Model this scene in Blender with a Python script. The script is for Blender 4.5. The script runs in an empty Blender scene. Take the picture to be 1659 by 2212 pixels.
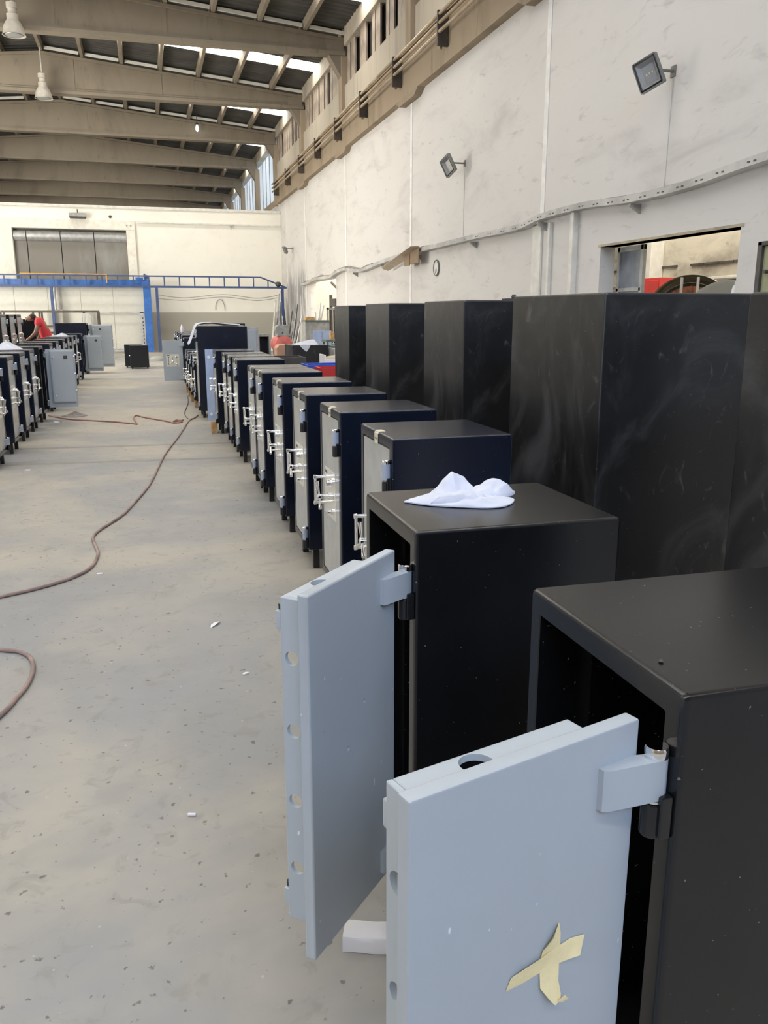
import bpy, bmesh, math, random
from math import sin, cos, pi, radians, atan2, hypot
from mathutils import Vector, Matrix, noise

# ------------------------------------------------------------------ camera, light, exposure
SC = bpy.context.scene
COL = SC.collection
cam_d = bpy.data.cameras.new('camera')
cam = bpy.data.objects.new('camera', cam_d)
COL.objects.link(cam)
cam.location = (0, 0, 1.55)
cam.rotation_euler = (radians(90 - 13.37), 0, radians(-15.53))
cam_d.sensor_fit = 'VERTICAL'
cam_d.sensor_height = 36.0
cam_d.lens = 1805.0 / 2212.0 * 36.0
cam_d.clip_start = 0.05
cam_d.clip_end = 300
SC.camera = cam

world = bpy.data.worlds.new('world')
SC.world = world
world.use_nodes = True
bg = world.node_tree.nodes['Background']
bg.inputs[0].default_value = (0.62, 0.78, 1.0, 1)
bg.inputs[1].default_value = 1.6

def area_light(name, loc, rot, sx, sy, power, color):
    l = bpy.data.lights.new(name, 'AREA')
    l.shape = 'RECTANGLE'
    l.size, l.size_y = sx, sy
    l.energy = power
    l.color = color
    o = bpy.data.objects.new(name, l)
    o.location = loc
    o.rotation_euler = rot
    COL.objects.link(o)
    return o

SKYLIGHT_L = 10.5           # radiance of the translucent roof sheets
# cool daylight through the high windows of the gable wall behind the camera
area_light('gable_daylight', (0.5, -7.2, 7.4), (radians(62), 0, 0), 8.0, 3.0, 560, (0.44, 0.62, 1.0))
# daylight through the open side gate of the far aisle wall
area_light('side_gate_daylight', (-11.1, 7.0, 2.6), (radians(90), 0, radians(-90)), 9.0, 4.6, 70, (0.95, 0.97, 1.0))
area_light('far_gate_daylight', (-11.1, 26.0, 3.4), (radians(90), 0, radians(-60)), 11.0, 5.0, 2900, (1.0, 0.96, 0.87))  # added lamp brightening the far floor and partition; the wall has no gate here
# lamps added to brighten the closed rooms seen through the wall openings
area_light('workshop_daylight', (8.6, 12.0, 5.3), (0, 0, 0), 3.5, 8.0, 480, (1.0, 0.95, 0.85))
area_light('store_daylight', (8.0, 29.5, 4.6), (0, 0, 0), 3.0, 6.0, 330, (1.0, 0.96, 0.88))

vs = SC.view_settings
SC.display_settings.display_device = 'sRGB'
vs.view_transform = 'Standard'
vs.look = 'None'
vs.gamma = 1.0
vs.use_curve_mapping = False
vs.exposure = 0.12
SC.cycles.use_denoising = True
SC.cycles.max_bounces = 8
SC.cycles.diffuse_bounces = 5
SC.cycles.sample_clamp_indirect = 8.0

# ------------------------------------------------------------------ materials
MATS = {}
def new_mat(name):
    m = bpy.data.materials.new(name)
    m.use_nodes = True
    nt = m.node_tree
    return m, nt, nt.nodes['Principled BSDF']

def node(nt, kind, **kw):
    n = nt.nodes.new(kind)
    for k, v in kw.items():
        setattr(n, k, v)
    return n

def coords(nt, scale=(1, 1, 1)):
    tc = node(nt, 'ShaderNodeTexCoord')
    mp = node(nt, 'ShaderNodeMapping')
    mp.inputs['Scale'].default_value = scale
    nt.links.new(tc.outputs['Object'], mp.inputs['Vector'])
    return mp.outputs['Vector']

def noise_fac(nt, scale, vec, lo=0.4, hi=0.6, detail=4.0, rough=0.55, dist=0.0):
    n = node(nt, 'ShaderNodeTexNoise')
    n.inputs['Scale'].default_value = scale
    n.inputs['Detail'].default_value = detail
    n.inputs['Roughness'].default_value = rough
    n.inputs['Distortion'].default_value = dist
    nt.links.new(vec, n.inputs['Vector'])
    r = node(nt, 'ShaderNodeMapRange')
    r.interpolation_type = 'SMOOTHSTEP'
    r.inputs['From Min'].default_value = lo
    r.inputs['From Max'].default_value = hi
    nt.links.new(n.outputs['Fac'], r.inputs['Value'])
    return r.outputs['Result'], n.outputs['Fac']

def mix(nt, fac, a, b, amount=1.0):
    m = node(nt, 'ShaderNodeMix', data_type='RGBA')
    if amount != 1.0:
        mm = node(nt, 'ShaderNodeMath', operation='MULTIPLY')
        nt.links.new(fac, mm.inputs[0])
        mm.inputs[1].default_value = amount
        fac = mm.outputs[0]
    nt.links.new(fac, m.inputs[0])
    for v, i in ((a, 6), (b, 7)):
        if isinstance(v, tuple):
            m.inputs[i].default_value = (*v, 1)
        else:
            nt.links.new(v, m.inputs[i])
    return m.outputs[2]

def bump(nt, b, fac, strength, dist=0.01):
    bp = node(nt, 'ShaderNodeBump')
    bp.inputs['Strength'].default_value = strength
    bp.inputs['Distance'].default_value = dist
    nt.links.new(fac, bp.inputs['Height'])
    nt.links.new(bp.outputs['Normal'], b.inputs['Normal'])

def plain(name, col, rough=0.5, metal=0.0, var=0.08, vscale=6.0, bscale=0.0, bstr=0.0, coat=0.0, spec=0.5):
    if name in MATS:
        return MATS[name]
    m, nt, b = new_mat(name)
    vec = coords(nt)
    f, raw = noise_fac(nt, vscale, vec, 0.3, 0.7)
    dark = tuple(c * (1 - var) for c in col)
    light = tuple(min(1, c * (1 + var)) for c in col)
    nt.links.new(mix(nt, f, dark, light), b.inputs['Base Color'])
    b.inputs['Roughness'].default_value = rough
    b.inputs['Metallic'].default_value = metal
    b.inputs['Specular IOR Level'].default_value = spec
    if coat:
        b.inputs['Coat Weight'].default_value = coat
        b.inputs['Coat Roughness'].default_value = 0.06
    if bscale:
        _, r2 = noise_fac(nt, bscale, vec, detail=2.0)
        bump(nt, b, r2, bstr, 0.002)
    MATS[name] = m
    return m

def emissive(name, col, strength):
    m, nt, b = new_mat(name)
    b.inputs['Base Color'].default_value = (*[c * 0.6 for c in col], 1)
    vec = coords(nt)
    f, _ = noise_fac(nt, 1.5, vec, 0.2, 0.8)
    nt.links.new(mix(nt, f, tuple(c * 0.92 for c in col), col), b.inputs['Emission Color'])
    b.inputs['Emission Strength'].default_value = strength
    MATS[name] = m
    return m

def mat_floor():
    m, nt, b = new_mat('concrete_floor')
    v = coords(nt)
    f1, _ = noise_fac(nt, 0.42, v, 0.40, 0.60, 5, 0.6, 0.4)
    f2, _ = noise_fac(nt, 2.6, v, 0.45, 0.72, 6, 0.62, 0.6)
    f3, _ = noise_fac(nt, 9.0, v, 0.55, 0.70, 5, 0.6, 0.8)
    f4, r4 = noise_fac(nt, 30.0, v, 0.655, 0.72, 3, 0.5)
    f5, _ = noise_fac(nt, 1.1, v, 0.55, 0.75, 4, 0.6)
    c = mix(nt, f1, (0.42, 0.385, 0.32), (0.30, 0.297, 0.29))
    c = mix(nt, f2, c, (0.27, 0.26, 0.24), 0.42)
    c = mix(nt, f3, c, (0.24, 0.225, 0.195), 0.45)
    c = mix(nt, f5, c, (0.46, 0.42, 0.355), 0.45)
    c = mix(nt, f4, c, (0.10, 0.09, 0.08), 0.75)
    f6, _ = noise_fac(nt, 50.0, v, 0.73, 0.77, 2, 0.5)
    c = mix(nt, f6, c, (0.62, 0.58, 0.50), 0.5)
    nt.links.new(c, b.inputs['Base Color'])
    b.inputs['Roughness'].default_value = 0.62
    b.inputs['Specular IOR Level'].default_value = 0.35
    bump(nt, b, r4, 0.12, 0.004)
    MATS['floor'] = m
    return m

def mat_wall(name, base, smudge, amount, streak=(1, 1, 1), dado=None, rust=None, spray=None):
    m, nt, b = new_mat(name)
    v = coords(nt)
    vs_ = coords(nt, streak)
    f1, _ = noise_fac(nt, 0.9, vs_, 0.46, 0.78, 6, 0.62, 0.5)
    f2, _ = noise_fac(nt, 4.0, vs_, 0.58, 0.76, 5, 0.6, 0.6)
    f3, r3 = noise_fac(nt, 22.0, v, 0.3, 0.7, 4, 0.6)
    f4, _ = noise_fac(nt, 0.25, v, 0.35, 0.7, 3, 0.5)
    c = mix(nt, f4, base, tuple(x * 0.93 for x in base))
    c = mix(nt, f1, c, smudge, amount)
    c = mix(nt, f2, c, tuple(x * 0.8 for x in smudge), amount * 0.8)
    if spray:
        ya, yb, zt, colr = spray
        tc = node(nt, 'ShaderNodeTexCoord'); sp = node(nt, 'ShaderNodeSeparateXYZ'); nt.links.new(tc.outputs['Object'], sp.inputs[0])
        def ramp(out, a, b_):
            r = node(nt, 'ShaderNodeMapRange'); r.interpolation_type = 'SMOOTHSTEP'
            r.inputs['From Min'].default_value = a; r.inputs['From Max'].default_value = b_
            nt.links.new(out, r.inputs['Value']); return r.outputs['Result']
        def mul(a, b_):
            m_ = node(nt, 'ShaderNodeMath', operation='MULTIPLY'); nt.links.new(a, m_.inputs[0]); nt.links.new(b_, m_.inputs[1]); return m_.outputs[0]
        fs, _ = noise_fac(nt, 1.1, coords(nt, (1, 1.3, 0.35)), 0.34, 0.56, 4, 0.6, 0.8)
        mk = mul(mul(ramp(sp.outputs['Y'], ya, ya + 1.2), ramp(sp.outputs['Y'], yb, yb - 1.0)), mul(ramp(sp.outputs['Z'], zt, zt - 1.0), fs))
        c = mix(nt, mk, c, colr, 0.85)
    if rust:
        f5, _ = noise_fac(nt, 1.3, coords(nt, (0.3, 1.0, 0.12)), 0.55, 0.75, 5, 0.6, 0.3)
        c = mix(nt, f5, c, rust, 0.6)
    if dado:
        z0, colr = dado
        sep = node(nt, 'ShaderNodeSeparateXYZ')
        tc = node(nt, 'ShaderNodeTexCoord')
        nt.links.new(tc.outputs['Object'], sep.inputs[0])
        lt = node(nt, 'ShaderNodeMath', operation='LESS_THAN')
        nt.links.new(sep.outputs['Z'], lt.inputs[0])
        lt.inputs[1].default_value = z0
        c = mix(nt, lt.outputs[0], c, colr)
    nt.links.new(c, b.inputs['Base Color'])
    b.inputs['Roughness'].default_value = 0.75
    b.inputs['Specular IOR Level'].default_value = 0.25
    bump(nt, b, r3, 0.15, 0.006)
    MATS[name] = m
    return m

def mat_black(name, base, rough, smear=0.0, vstreak=(1, 1, 0.35)):
    """black powder coat or primer; smear > 0 adds pale wipe marks and dust"""
    m, nt, b = new_mat(name)
    v = coords(nt)
    _, rb = noise_fac(nt, 420.0, v, detail=1.0)
    f0, _ = noise_fac(nt, 3.0, v, 0.35, 0.7, 4)
    c = mix(nt, f0, base, tuple(x * 1.5 for x in base))
    if smear:
        f1, _ = noise_fac(nt, 2.2, coords(nt, vstreak), 0.46, 0.72, 6, 0.62, 1.2)
        f2, _ = noise_fac(nt, 11.0, coords(nt, vstreak), 0.60, 0.74, 5, 0.6, 1.5)
        c = mix(nt, f1, c, (0.10, 0.10, 0.105), smear)
        c = mix(nt, f2, c, (0.22, 0.22, 0.22), smear * 0.55)
    f3, _ = noise_fac(nt, 120.0, v, 0.74, 0.80, 1.0)
    c = mix(nt, f3, c, (0.30, 0.30, 0.29), 0.5)
    nt.links.new(c, b.inputs['Base Color'])
    b.inputs['Roughness'].default_value = rough
    b.inputs['Specular IOR Level'].default_value = 0.5
    bump(nt, b, rb, 0.07, 0.0012)
    MATS[name] = m
    return m

def mat_chipped(name, col, rough):
    """grey door paint with a few small white chips and dark scratches"""
    m, nt, b = new_mat(name)
    v = coords(nt)
    f0, _ = noise_fac(nt, 2.0, v, 0.3, 0.7)
    c = mix(nt, f0, tuple(x * 0.96 for x in col), tuple(x * 1.04 for x in col))
    f1, _ = noise_fac(nt, 60.0, coords(nt, (1, 1, 0.4)), 0.76, 0.78, 1.0, 0.5)
    c = mix(nt, f1, c, (0.82, 0.85, 0.88), 0.8)
    _, rb = noise_fac(nt, 300.0, v, detail=1.0)
    nt.links.new(c, b.inputs['Base Color'])
    b.inputs['Roughness'].default_value = rough
    bump(nt, b, rb, 0.05, 0.001)
    MATS[name] = m
    return m

mat_floor()
mat_wall('white_wall', (0.70, 0.675, 0.645), (0.40, 0.38, 0.365), 0.5, (1, 0.55, 1.8), spray=(31.6, 36.6, 3.6, (0.21, 0.215, 0.22)))
mat_wall('cream_wall', (0.90, 0.87, 0.78), (0.66, 0.61, 0.50), 0.22, dado=(1.60, (0.45, 0.425, 0.36)))
mat_wall('brown_concrete', (0.34, 0.27, 0.19), (0.15, 0.12, 0.085), 0.65, (1, 1, 0.25))
mat_wall('grey_concrete', (0.23, 0.195, 0.148), (0.12, 0.10, 0.075), 0.6, (1, 1, 0.25))
mat_wall('plaster_band', (0.47, 0.42, 0.34), (0.25, 0.21, 0.165), 0.6, (1, 1.6, 0.12))
mat_wall('workshop_wall', (0.58, 0.54, 0.44), (0.16, 0.145, 0.115), 0.9, (1, 0.5, 1.2))
mat_wall('sprayed_grey', (0.30, 0.305, 0.31), (0.62, 0.62, 0.61), 0.75, (1, 1.2, 0.5))
mat_wall('dirty_steel', (0.26, 0.245, 0.215), (0.40, 0.40, 0.39), 0.7, (1, 1, 0.3))
mat_wall('rust_grey', (0.30, 0.315, 0.30), (0.33, 0.17, 0.10), 0.9, (1, 1, 1))
mat_black('black_coat', (0.0055, 0.0058, 0.0065), 0.25)
mat_black('navy_coat', (0.0055, 0.008, 0.017), 0.24)  # navy paint, also black coat with the blue sky sheen put into its colour
mat_black('black_primer', (0.010, 0.0103, 0.011), 0.32, 0.55, (1, 1, 0.6))
plain('inside_black', (0.012, 0.012, 0.016), 0.6)
mat_chipped('grey_door', (0.43, 0.47, 0.50), 0.34)
plain('pale_door', (0.43, 0.43, 0.405), 0.26, coat=0.35)
plain('hinge_blue', (0.38, 0.42, 0.50), 0.35)
plain('light_blue', (0.42, 0.52, 0.74), 0.4)
plain('chrome', (0.88, 0.88, 0.89), 0.08, 1.0, var=0.02)
plain('gloss_black', (0.012, 0.012, 0.013), 0.18)
plain('plate_cream', (0.78, 0.74, 0.62), 0.22, coat=0.6)
plain('masking_tape', (0.88, 0.75, 0.42), 0.6, var=0.05, vscale=40, bscale=260, bstr=0.25)
plain('tape_pale', (0.66, 0.61, 0.46), 0.6, var=0.05, vscale=40)
plain('ink', (0.10, 0.09, 0.085), 0.7)
plain('white_cloth', (0.66, 0.68, 0.76), 0.9, var=0.04, bscale=600, bstr=0.15)
plain('white_paper', (0.82, 0.80, 0.80), 0.7, var=0.03)
plain('hose_red', (0.36, 0.165, 0.14), 0.55, var=0.25, vscale=9)
plain('hose_dusty', (0.30, 0.215, 0.185), 0.65, var=0.3, vscale=7)
plain('cable_dark', (0.14, 0.12, 0.115), 0.6)
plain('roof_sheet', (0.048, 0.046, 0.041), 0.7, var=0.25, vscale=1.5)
plain('white_paint', (0.70, 0.68, 0.62), 0.5)
plain('panel_white', (0.66, 0.64, 0.56), 0.35, var=0.03)
plain('blue_steel', (0.045, 0.16, 0.50), 0.4, var=0.15)
plain('navy_steel', (0.05, 0.085, 0.21), 0.45, var=0.15)
plain('orange_steel', (0.62, 0.33, 0.06), 0.5)
plain('grey_steel', (0.34, 0.34, 0.32), 0.45, var=0.2)
plain('zinc', (0.50, 0.50, 0.49), 0.4, 0.35, var=0.15)
plain('dark_steel', (0.06, 0.055, 0.048), 0.5, var=0.25)
plain('brown_steel', (0.065, 0.05, 0.036), 0.6, var=0.3)
plain('copper_pipe', (0.42, 0.33, 0.23), 0.42, 0.3, var=0.25, vscale=3)
plain('lamp_grey', (0.17, 0.17, 0.155), 0.45)
plain('reflector', (0.30, 0.30, 0.295), 0.45, 0.3)
plain('led_yellow', (0.62, 0.58, 0.36), 0.4)
plain('lamp_white', (0.40, 0.37, 0.32), 0.4)
plain('cardboard', (0.52, 0.43, 0.33), 0.8)
plain('wood', (0.55, 0.33, 0.14), 0.7, var=0.3, vscale=14)
plain('red_plastic', (0.55, 0.035, 0.035), 0.4)
plain('red_cabinet', (0.55, 0.05, 0.045), 0.4)
plain('blue_plastic', (0.035, 0.09, 0.50), 0.35)
plain('tank_red', (0.60, 0.13, 0.11), 0.45, var=0.3, vscale=4)
plain('peach', (0.58, 0.33, 0.22), 0.7)
plain('olive_door', (0.30, 0.31, 0.18), 0.5)
plain('green_steel', (0.12, 0.16, 0.13), 0.5)
plain('rust', (0.36, 0.15, 0.09), 0.7, var=0.5, vscale=7)
plain('skin', (0.30, 0.165, 0.105), 0.5)
plain('hair', (0.03, 0.022, 0.018), 0.6)
plain('shirt_red', (0.68, 0.045, 0.06), 0.75, var=0.1, vscale=8)
plain('trouser_dark', (0.03, 0.03, 0.04), 0.8)
plain('collar_dark', (0.06, 0.06, 0.08), 0.8)
plain('bottle_white', (0.75, 0.77, 0.82), 0.3)
plain('clear_film', (0.40, 0.39, 0.34), 0.3)
plain('clock_face', (0.75, 0.74, 0.71), 0.3)
emissive('skylight', (1.0, 0.965, 0.90), SKYLIGHT_L)
emissive('pale_window', (0.66, 0.76, 0.88), 0.55)
emissive('bulb_lit', (1.0, 0.98, 0.92), 5.0)
emissive('screen_blue', (0.35, 0.40, 1.0), 1.2)
M = MATS

# ------------------------------------------------------------------ mesh building
class MB:
    def __init__(s):
        s.v, s.f, s.m = [], [], []
        s.wn = False
        s.cur = 0
    def add(s, vs_, fs):
        o = len(s.v)
        s.v += [tuple(p) for p in vs_]
        for f in fs:
            s.f.append(tuple(i + o for i in f)); s.m.append(s.cur)
        return s
    def box(s, x0, x1, y0, y1, z0, z1):
        v = [(x, y, z) for z in (z0, z1) for y in (y0, y1) for x in (x0, x1)]
        return s.add(v, [(0, 2, 3, 1), (4, 5, 7, 6), (0, 1, 5, 4), (2, 6, 7, 3), (0, 4, 6, 2), (1, 3, 7, 5)])
    def loft(s, loops, cap0=True, cap1=True):
        n = len(loops[0]); v = []; f = []
        for L in loops: v += list(L)
        for i in range(len(loops) - 1):
            a, b = i * n, (i + 1) * n
            for k in range(n):
                j = (k + 1) % n
                f.append((a + k, a + j, b + j, b + k))
        if cap0: f.append(tuple(reversed(range(n))))
        if cap1: f.append(tuple((len(loops) - 1) * n + k for k in range(n)))
        return s.add(v, f)
    def rbox(s, x0, x1, y0, y1, z0, z1, r=0.004, n=2):
        lp = lambda x, i: [(x, y, z) for y, z in rrect(y0 + i, y1 - i, z0 + i, z1 - i, max(r - i, 1e-4), n)]
        k = r * 0.3
        s.wn = True
        return s.loft([lp(x0, r), lp(x0 + k, k), lp(x0 + r, 0), lp(x1 - r, 0), lp(x1 - k, k), lp(x1, r)])
    def cyl(s, p0, p1, r0, r1=None, n=16, cap=True):
        r1 = r0 if r1 is None else r1
        return s.loft([ring(p0, Vector(p1) - Vector(p0), r0, n), ring(p1, Vector(p1) - Vector(p0), r1, n)], cap, cap)
    def tube(s, path, r, n=8):
        P = [Vector(p) for p in path]; loops = []
        up = None
        for i, p in enumerate(P):
            t = (P[min(i + 1, len(P) - 1)] - P[max(i - 1, 0)])
            rr = r[i] if isinstance(r, (list, tuple)) else r
            loops.append(ring(p, t, rr, n))
        return s.loft(loops)
    def lathe(s, prof, c=(0, 0, 0), axis='z', n=24, cap=True):
        loops = []
        for r, h in prof:
            L = []
            for k in range(n):
                a = 2 * pi * k / n
                if axis == 'z': L.append((c[0] + r * cos(a), c[1] + r * sin(a), c[2] + h))
                elif axis == 'x': L.append((c[0] + h, c[1] + r * cos(a), c[2] + r * sin(a)))
                else: L.append((c[0] + r * sin(a), c[1] + h, c[2] + r * cos(a)))
            loops.append(L)
        return s.loft(loops, cap, cap)
    def prism(s, poly, z0, z1, axis='z'):
        def mp(a, b, c):
            return {'z': (a, b, c), 'x': (c, a, b), 'y': (a, c, b)}[axis]
        return s.loft([[mp(a, b, z0) for a, b in poly], [mp(a, b, z1) for a, b in poly]])
    def build(s, name, mats, parent=None, smooth=True, loc=None, rot=None, link=True):
        me = bpy.data.meshes.new(name)
        me.from_pydata(s.v, [], s.f)
        if not isinstance(mats, (list, tuple)): mats = [mats]
        for m in mats: me.materials.append(m)
        me.polygons.foreach_set('material_index', s.m)
        bm = bmesh.new(); bm.from_mesh(me)
        bmesh.ops.recalc_face_normals(bm, faces=bm.faces)
        if smooth:
            for f in bm.faces: f.smooth = True
            for e in bm.edges:
                if len(e.link_faces) == 2 and e.calc_face_angle(0) > radians(38): e.smooth = False
        bm.to_mesh(me); bm.free()
        o = bpy.data.objects.new(name, me)
        COL.objects.link(o)
        if s.wn and smooth:
            md = o.modifiers.new('weighted', 'WEIGHTED_NORMAL'); md.keep_sharp = True; md.weight = 90
        if parent: o.parent = parent
        if loc is not None: o.location = loc
        if rot is not None: o.rotation_euler = rot
        return o

def rrect(a0, a1, b0, b1, r, n=2):
    out = []
    for ca, cb, st in ((a1 - r, b1 - r, 0), (a0 + r, b1 - r, 90), (a0 + r, b0 + r, 180), (a1 - r, b0 + r, 270)):
        for k in range(n + 1):
            t = radians(st + 90 * k / n)
            out.append((ca + r * cos(t), cb + r * sin(t)))
    return out

def ring(c, d, r, n):
    d = Vector(d).normalized()
    u = d.cross(Vector((0, 0, 1)))
    if u.length < 1e-4: u = Vector((1, 0, 0))
    u.normalize(); w = d.cross(u)
    c = Vector(c)
    return [tuple(c + u * (r * cos(2 * pi * k / n)) + w * (r * sin(2 * pi * k / n))) for k in range(n)]

def smooth_path(pts, sub=6):
    P = [Vector(p) for p in pts]; out = []
    for i in range(len(P) - 1):
        p0, p1, p2, p3 = P[max(i - 1, 0)], P[i], P[i + 1], P[min(i + 2, len(P) - 1)]
        for k in range(sub):
            t = k / sub
            out.append(0.5 * ((2 * p1) + (-p0 + p2) * t + (2 * p0 - 5 * p1 + 4 * p2 - p3) * t * t + (-p0 + 3 * p1 - 3 * p2 + p3) * t ** 3))
    out.append(P[-1])
    return out

def empty(name, loc=(0, 0, 0), rz=0.0, parent=None):
    o = bpy.data.objects.new(name, None)
    o.location = loc; o.rotation_euler = (0, 0, rz)
    COL.objects.link(o)
    if parent: o.parent = parent
    return o

def tag(o, label=None, cat=None, group=None, kind=None):
    if label: o['label'] = label
    if cat: o['category'] = cat
    if group: o['group'] = group
    if kind: o['kind'] = kind
    return o

def thing(name, label, cat, loc=(0, 0, 0), rz=0.0, group=None):
    return tag(empty(name, loc, rz), label, cat, group)

CHILD = {}
def kids(o):
    return [c for c in COL.objects if c.parent == o]

def copy_tree(o, parent=None):
    c = o.copy()
    COL.objects.link(c)
    if parent: c.parent = parent
    for ch in kids(o): copy_tree(ch, c)
    return c

def boolean_cut(o, cutters):
    bpy.context.view_layer.update()
    for c in cutters:
        md = o.modifiers.new('cut', 'BOOLEAN'); md.object = c; md.operation = 'DIFFERENCE'; md.solver = 'EXACT'
    dg = bpy.context.evaluated_depsgraph_get(); dg.update()
    me = bpy.data.meshes.new_from_object(o.evaluated_get(dg))
    o.modifiers.clear()
    o.data = me
    bm = bmesh.new(); bm.from_mesh(me)
    for f in bm.faces: f.smooth = f.calc_area() < 2e-4
    bm.to_mesh(me); bm.free()
    for c in cutters: bpy.data.objects.remove(c, do_unlink=True)

def instance(o, name, parent, loc=None, rot=None):
    c = o.copy(); COL.objects.link(c); c.name = name; c.parent = parent
    if loc is not None: c.location = loc
    if rot is not None: c.rotation_euler = rot
    return c

# ------------------------------------------------------------------ the hall
WX, Y0, Y1 = 5.90, -7.5, 71.5        # floodlit wall, rear gate wall, far end
RIDGE, LX = -2.75, -11.4
BAY = [-0.95 + 6.6 * k for k in range(-1, 12)]      # lines of the concrete frames
BEAM_Y = [25.4, 32.0, 38.6, 45.2, 51.8, 58.4, 65.0]
def roof_z(x): return 10.10 - 0.094 * abs(x - RIDGE)

fl = MB(); fl.box(LX, 12.0, Y0 - 6, Y1, -0.2, 0.0)
floor = tag(fl.build('floor', M['floor']), kind='structure')
for y, dz in ((9.27, 0), (10.38, 0)):
    j = MB(); j.box(-6.0, 1.9, y - 0.05, y + 0.05, -0.03, 0.0012)
    j.build('floor_joint', plain('joint', (0.29, 0.275, 0.245), 0.8), floor, rot=(0, 0, radians(-4)), loc=(0, 0, 0)).location = (0, 0.0, 0)

def wall_mesh(x0, x1, y0, y1, z1, holes):
    """wall along Y with rectangular openings (ya, yb, za, zb), sorted by ya"""
    b = MB(); y = y0
    for ya, yb, za, zb in holes:
        if ya > y: b.box(x0, x1, y, ya, 0, z1)
        if za > 0: b.box(x0, x1, ya, yb, 0, za)
        if zb < z1: b.box(x0, x1, ya, yb, zb, z1)
        y = yb
    b.box(x0, x1, y, y1, 0, z1)
    return b

wall_right = tag(wall_mesh(WX, WX + 0.22, Y0, Y1, 6.2, [(6.2, 7.37, 0, 2.24), (7.65, 10.45, 1.62, 2.41), (26.9, 31.3, 0, 2.66)]).build('wall_right', M['white_wall'], smooth=False), kind='structure')
tag(wall_mesh(LX - 0.22, LX, Y0, Y1, 9.4, [(2.4, 11.6, 0, 5.0)]).build('wall_left', M['white_wall'], smooth=False), kind='structure')
rw = MB()
rw.box(LX, -3.6, Y0 - 0.25, Y0, 0, 10.2); rw.box(4.6, WX, Y0 - 0.25, Y0, 0, 10.2); rw.box(-3.6, 4.6, Y0 - 0.25, Y0, 9.0, 10.2); rw.box(-3.6, 4.6, Y0 - 0.25, Y0, 0, 5.7)
tag(rw.build('wall_back', M['brown_concrete'], smooth=False), kind='structure')
ew = MB(); ew.box(LX, WX + 0.3, Y1, Y1 + 0.25, 0, 10.3)
tag(ew.build('wall_far', M['grey_concrete'], smooth=False), kind='structure')

# partition wall across the hall with the big recessed hatch
pw = MB()
pw.box(LX, -4.95, 38.0, 38.3, 0, 5.78); pw.box(-0.56, WX - 0.001, 38.0, 38.3, 0, 5.74)
pw.box(-4.95, -0.56, 38.0, 38.3, 4.90, 5.78); pw.box(-4.95, -0.56, 38.0, 38.3, 0, 2.2)
wall_front = tag(pw.build('wall_front', M['cream_wall'], smooth=False), kind='structure')
fr = MB()
fr.rbox(-5.33, -4.95, 37.88, 38.0, 2.2, 4.90, 0.01); fr.rbox(-0.56, -0.20, 37.88, 38.0, 2.2, 4.90, 0.01); fr.rbox(-5.33, -0.20, 37.88, 38.0, 4.90, 5.28, 0.02)
fr.build('hatch_surround', plain('cream_paint', (0.82, 0.78, 0.68), 0.6), wall_front)
cp = MB(); cp.rbox(-0.1, WX - 0.01, 37.93, 38.0, 5.20, 5.26, 0.01); cp.rbox(LX, WX - 0.01, 37.96, 38.32, 5.74, 5.86, 0.03)
cp.build('coping', M['white_paint'], wall_front)
for k in range(4):
    a = -4.95 + 0.5 + (k - 1) * 1.3 if k else -4.95
    b_ = (-4.95 + 0.5 + k * 1.3) if k < 3 else -0.56
    p = MB(); p.rbox(a + 0.015, b_ - 0.015, 38.16, 38.2, 2.2, 4.45, 0.006)
    p.build('steel_panel', M['dirty_steel'], wall_front)
    p = MB(); p.cyl((a + 0.015, 38.16, 4.62), (b_ - 0.015, 38.16, 4.62), 0.2, n=20)
    p.build('roller_drum', M['zinc'], wall_front)
hb = MB(); hb.box(-4.95, -0.56, 38.27, 38.3, 2.2, 4.9)
hb.build('hatch_back', M['dark_steel'], wall_front)

# roof: corrugated sheets, one translucent sheet per bay and slope
ceiling = tag(empty('ceiling'), kind='structure')
def sheet_mb(w, length):
    b = MB(); prof = []
    n = 4
    for k in range(n):
        p = w / n * k
        prof += [(p, 0), (p + 0.10 * w, 0), (p + 0.14 * w, 0.035), (p + 0.21 * w, 0.035)]
    prof.append((w, 0))
    v = []; f = []
    for x in (0, length):
        for t in (0.0, 0.012):
            v += [(x, y, z + t) for y, z in prof]
    m = len(prof)
    for k in range(m - 1):
        f += [(k, k + 1, 2 * m + k + 1, 2 * m + k), (m + k, 3 * m + k, 3 * m + k + 1, m + k + 1)]
    b.add(v, f)
    return b
SW, SL = 1.1, 8.9
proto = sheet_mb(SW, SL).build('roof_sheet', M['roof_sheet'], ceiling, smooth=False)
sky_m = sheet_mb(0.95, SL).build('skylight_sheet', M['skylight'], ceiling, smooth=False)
first = {'roof_sheet': proto, 'skylight_sheet': sky_m}
slope = math.atan(0.094)
for bi, y in enumerate(BAY):
    if y < Y0: y0 = Y0
    for k in range(6):
        yy = y + 1.1 * k
        if yy + SW < Y0 - 0.1 or yy > Y1: continue
        nm = 'skylight_sheet' if k == 3 else 'roof_sheet'
        for side in (0, 1):
            o = first.pop(nm, None)
            if o is None: o = instance(proto if nm == 'roof_sheet' else sky_m, nm, ceiling)
            if side == 0:
                o.location = (RIDGE, yy, roof_z(RIDGE) + 0.01); o.rotation_euler = (0, slope, 0)
            else:
                w = SW if nm == 'roof_sheet' else 0.95
                o.location = (RIDGE, yy + w, roof_z(RIDGE) + 0.01); o.rotation_euler = (0, slope, pi)
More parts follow.
